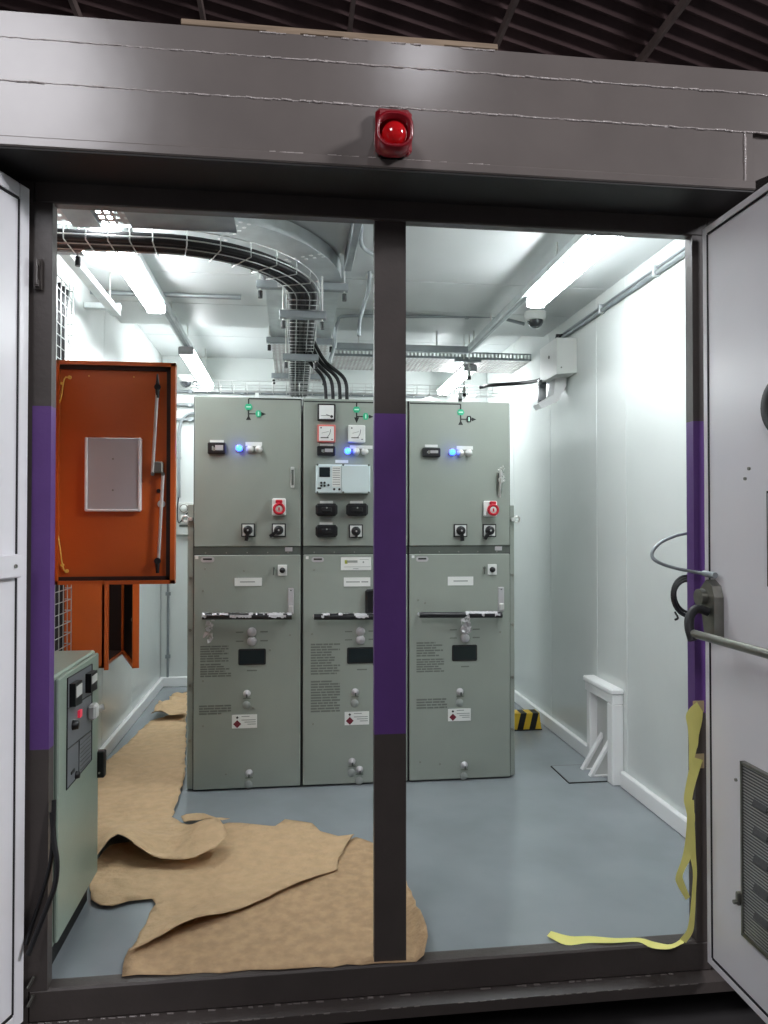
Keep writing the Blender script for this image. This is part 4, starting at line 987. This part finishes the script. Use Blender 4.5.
# perforated ladder tray and basket at back right
pt = thing('slotted_cable_tray', (.95, 5.6, 2.58), 'slotted metal cable tray crossing above the right cabinet', 'cable tray')
m = mb('perf'); m.add([(.30, 5.42, 2.668), (1.795, 5.42, 2.668), (1.795, 5.92, 2.668), (.30, 5.92, 2.668)], [(0, 1, 2, 3)]); m.build('tray_bed', pt)
m = mb('perf_side'); m.add([(.30, 5.42, 2.668), (1.795, 5.42, 2.668), (1.795, 5.42, 2.715), (.30, 5.42, 2.715)], [(0, 1, 2, 3)]); m.build('side_rail', pt)
m = mb('galv_dark'); m.box(.30, 1.795, 5.418, 5.424, 2.71, 2.72); m.box(.30, 1.795, 5.418, 5.424, 2.665, 2.682); m.build('rail_edge', pt)
bb = thing('back_basket_tray', (.6, 5.7, 2.45), 'wire basket tray low across the back above the cabinets', 'cable tray')
m = mb('wire')
for y, z in ((5.62, 2.50), (5.62, 2.45), (5.66, 2.435), (5.72, 2.435), (5.78, 2.45), (5.78, 2.50)): m.cyl((-.75, y, z), (1.6, y, z), .003, 5)
x = -.75
while x < 1.6: m.tube([(x, 5.62, 2.50), (x, 5.62, 2.435), (x, 5.78, 2.435), (x, 5.78, 2.50)], .003, 5); x += .1
m.build('basket', bb, kind='stuff')
m = mb('rubber'); m.tube(smooth_path([(1.44, 5.60, 2.49), (1.47, 5.58, 2.492), (1.5, 5.5, 2.49), (1.68, 5.35, 2.48), (1.74, 5.1, 2.455), (1.74, 4.86, 2.46), (1.74, 4.845, 2.47)], 5), .014, 8); m.build('control_cable', label='black control cable leading into the box on right wall', cat='cable')
hg = thing('trapeze_hanger', (1.28, 5.5, 2.42), 'thin trapeze hanger with two capped rods under slotted tray', 'strut hanger')
m = mb('steel'); rod(m, 1.27, 5.4, 2.36, Z2, .005); rod(m, 1.31, 5.4, 2.53, Z2, .005); m.build('threaded_rod', hg)
m = mb('white_plastic'); 
for x, z in ((1.27, 2.40), (1.24, 2.36), (1.31, 2.53)): m.cyl((x, 5.4, z), (x, 5.4, z + .05), .014, 8)
m.use('black')
for x, z in ((1.27, 2.38), (1.24, 2.34), (1.31, 2.51)): m.cyl((x, 5.4, z), (x, 5.4, z + .022), .015, 8)
m.build('rod_cap', hg, kind='stuff'); bx('cross_bar', 'galv_dark', (1.2, 1.4, 5.385, 5.415, 2.64, 2.66), hg)

# ceiling conduits
m = mb('galv_dark'); p = [at(334, 347, Y=4.75), at(335, 333, Y=4.75), at(338, 322, Y=4.72), at(346, 316, Y=4.70), at(400, 316.5, Y=4.70), at(490, 316.5, Y=4.70), at(500, 318, Y=4.70), at(524, 324, Y=4.60)]
m.tube([p[0] + Vector((-.03, 0, -.1))] + smooth_path(p, 4), .011, 8); 
c = at(467, 316.5, Y=4.7); m.box(c.x - .012, c.x + .012, c.y - .014, c.y + .014, c.z - .015, Z1 - .001)
m.build('ceiling_conduit', label='grey conduit crossing the ceiling to the right dome camera', cat='conduit')
m = mb('galv_dark'); p = [at(361, 226, Y=3.3), at(361, 243, Y=3.3), at(366, 250, Y=3.4), at(376, 256, Y=3.5)]
m.tube(smooth_path(p, 4), .010, 8); m.build('ceiling_conduit', label='grey bent conduit at top just left of door post', cat='conduit')
m = mb('galv_dark'); p = [at(370, 262, Y=3.9), at(369, 285, Y=3.95), at(364, 305, Y=4.0), at(360, 320, Y=4.0), at(359, 336, Y=4.0)]
m.tube(smooth_path(p, 4), .011, 8); m.use('white_plastic').cyl(at(366, 275, Y=3.97), at(374, 273, Y=3.97), .02, 10); m.build('conduit_drop', label='grey conduit dropping from a junction left of door post', cat='conduit')
t = thing('grey_duct', (.17, 3.7, 2.7), 'slate grey flat duct under ceiling beside the sheet tray bend', 'duct'); bx('duct', 'galv_dark', (.256, .292, 2.95, 3.70, 2.70, Z1 - .001), t, .003)
for k, z in enumerate((2.05, 2.18, 2.30)):
    m = mb('galv_dark'); m.cyl((XL + .02, YB - .03, z + .3), (.4 + .4 * k, YB - .03, z + .3), .014, 8)
    for x in (-.9, -.45, 0.): m.box(x - .014, x + .014, YB - .045, YB - .001, z + .284, z + .316)
    m.build('wall_conduit', label='grey horizontal conduit on back wall, %s of three' % ('lowest', 'middle', 'highest')[k], cat='conduit')
mb('white_plastic').box(-.335, -.30, 6.675, 6.681, 2.38, 2.62).box(-.325, -.31, 6.675, YB - .001, 2.60, 2.615).build('marker_tag', None, label='small white tag hanging at back between cables and left light', cat='tag')
# right wall conduits
rc = thing('wall_conduit', (1.77, 3.7, 2.68), 'pair of grey conduits along top of right wall', 'conduit')
for dx, dz, rr in ((.018, 0, .013), (.014, .026, .008)):
    m = mb('galv_dark'); m.cyl((XR - dx, YF + .02, 2.67 + dz), (XR - dx, 4.72, 2.67 + dz), rr, 10); m.build('pipe', rc)
for y in (2.9, 3.45, 4.1):
    m = mb('galv'); m.box(XR - .036, XR - .001, y - .010, y + .010, 2.652, 2.708, .003); m.build('saddle_clip', rc)
m = mb('rubber'); m.cyl((XR - .022, 4.72, 2.67), (XR - .022, 4.80, 2.655), .026, 10); m.cyl((XR - .022, 4.78, 2.705), (XR - .03, 4.80, 2.60), .022, 10); m.build('cable_gland', rc, label='black gland at far end')
# box on right wall
eb = thing('wall_box', (1.72, 4.62, 2.36), 'pale grey control box high on right wall near back corner', 'control box')
m = mb('box_grey')
xa, xb = 1.665, XR - .001; ya, yb = 4.52, 4.84; za, zb_ = 2.395, 2.615
m.add([(xb, ya, za), (xb, ya, zb_), (xa, ya, zb_), (xa, ya, za - .012), (xb, yb, za), (xb, yb, zb_), (xa, yb, zb_), (xa, yb, za - .012)], [(0, 1, 2, 3), (4, 7, 6, 5), (1, 5, 6, 2), (0, 3, 7, 4), (2, 6, 7, 3), (0, 4, 5, 1)]); m.build('body', eb)
m = mb('gear_dark'); m.disc((xa, 4.66, 2.52), (-1, 0, 0), .011, .004, 10); m.disc((xa + .03, ya, za + .03), (0, -1, 0), .005, .003, 8); m.build('cover_screw', eb)
m = mb('smoke'); m.box(xa - .02, xa + .03, 4.80, 4.83, 2.22, 2.40); m.build('gland_plate', eb, label='dark gland plate below box')
m = mb('white_trim'); p = [(1.79, 2.40), (1.72, 2.40), (1.70, 2.28), (1.60, 2.22), (1.62, 2.19), (1.73, 2.235), (1.765, 2.30), (1.79, 2.34)]; m.prism(p, 'y', 4.68, 4.80); m.build('support_arm', eb, label='white curved support arm')
# dome cameras
def dome(x, y, z, label, ch_=.05):
    t = thing('dome_camera', (x, y, z), label, 'camera', 'dome cameras')
    m = mb('white_plastic'); m.lathe((x, y, z), (0, 0, -1), [(.07, 0), (.072, .02), (.062, ch_), (.05, ch_ + .004)], 20); m.build('housing', t)
    m = mb('smoke'); m.lathe((x, y, z - ch_), (0, 0, -1), [(.052, 0), (.049, .02), (.036, .04), (.018, .05), (.0005, .053)], 20); m.build('dome', t, label='smoked glass dome')
dome(1.535, 4.55, Z1, 'white dome camera on ceiling near the right wall'); 
dm = thing('dome_camera', (-.93, 6.66, 2.6), 'small dome camera at back left above wall conduit arc', 'camera', 'dome cameras')
m = mb('white_plastic'); m.box(-.99, -.87, 6.58, YB - .001, 2.70, 2.73, .005); m.lathe((-.93, 6.63, 2.70), (0, 0, -1), [(.06, 0), (.06, .02), (.05, .03)], 18); m.build('housing', dm)
m = mb('smoke'); m.lathe((-.93, 6.63, 2.672), (0, 0, -1), [(.05, 0), (.046, .02), (.03, .04), (.0005, .05)], 18); m.build('dome', dm, label='smoked glass dome')
# back left corner items
m = mb('galv_dark'); m.tube(smooth_path([(-.995, 6.69, 1.66), (-.995, 6.69, 2.1), (-.99, 6.69, 2.28), (-.95, 6.69, 2.37), (-.86, 6.69, 2.41), (-.6, 6.69, 2.41)], 5), .014, 8); m.box(-1.01, -.98, 6.675, YB - .001, 2.0, 2.02)
m.build('wall_conduit', label='grey conduit arching down back wall to the gauge box', cat='conduit')
gb = thing('gauge_box', (-.95, 6.66, 1.33), 'small pale box with round gauges on back wall left of cabinets', 'control box')
bx('body', 'box_grey', (-1.01, -.80, 6.66, YB - .001, 1.33, 1.62), gb, .006)
m = mb('white_plastic'); m.lathe((-.945, 6.66, 1.565), (0, -1, 0), [(.036, 0), (.034, .02), (.0005, .022)], 16); m.use('steel_dark').torus((-.945, 6.64, 1.565), (0, 1, 0), .034, .004, 16, 5); m.build('gauge', gb)
m = mb('white_plastic'); m.box(-.97, -.90, 6.64, 6.662, 1.43, 1.51, .004); m.use('ink_light').box(-.955, -.915, 6.638, 6.641, 1.465, 1.49); m.use('gear_dark').box(-.985, -.90, 6.65, 6.661, 1.405, 1.42); m.build('relay_unit', gb)
m = mb('rubber'); m.tube(smooth_path([(-.995, 6.655, 1.66), (-.998, 6.63, 1.5), (-.985, 6.62, 1.44), (-.96, 6.625, 1.46), (-.93, 6.63, 1.51), (-.90, 6.64, 1.53)], 5), .006, 6); m.build('cable_loop', gb)
m = mb('galv_dark'); m.cyl((-1.085, YB - .02, .085), (-1.085, YB - .02, 1.30), .011, 8)
for z in (.25, .8): m.box(-1.105, -1.065, YB - .035, YB - .001, z, z + .03)
m.build('wall_conduit', label='thin vertical conduit at back left above the baseboard', cat='conduit')

# ------------------------------------------------------------------ THE HALL outside
bx('hall_floor', 'hall_floor', (-14, 14, -12, 16, -.36, -.30), kind='structure')
hr = thing('hall_roof', (0, 9, 7.0), kind='structure')
m = mb('roof'); ang = math.radians(71); U = Vector((math.sin(ang), math.cos(ang), 0)); V = Vector((-U.y, U.x, 0)); vs = []; k = 0; t = -14.
while t <= 24:
    for q in (-22, 30): p = V * t + U * q; vs.append((p.x, p.y, 7.7 + (.08 if k % 2 else 0)))
    t += .12; k += 1
m.add(vs, [(2 * i, 2 * i + 2, 2 * i + 3, 2 * i + 1) for i in range(k - 1)]); m.build('roof_sheet', hr)
for y in (9.5, 12.5, 15.5): bx('purlin', 'roof_beam', (-12, 14, y, y + .1, 7.3, 7.5), hr)
for x in (-5.6, -4.1, -2.6, -1.1, .7, 2.6, 4.6, 6.8, 9.):
    bx('rafter', 'roof_beam', (x - .025, x + .025, 3, 22, 7.56, 7.68), hr)
m = mb('skylight'); m.add([(7.6, 3, 7.6), (12.5, 3, 7.6), (12.5, 22, 7.6), (7.6, 22, 7.6)], [(0, 1, 2, 3)]); m.build('skylight_sheet', hr)
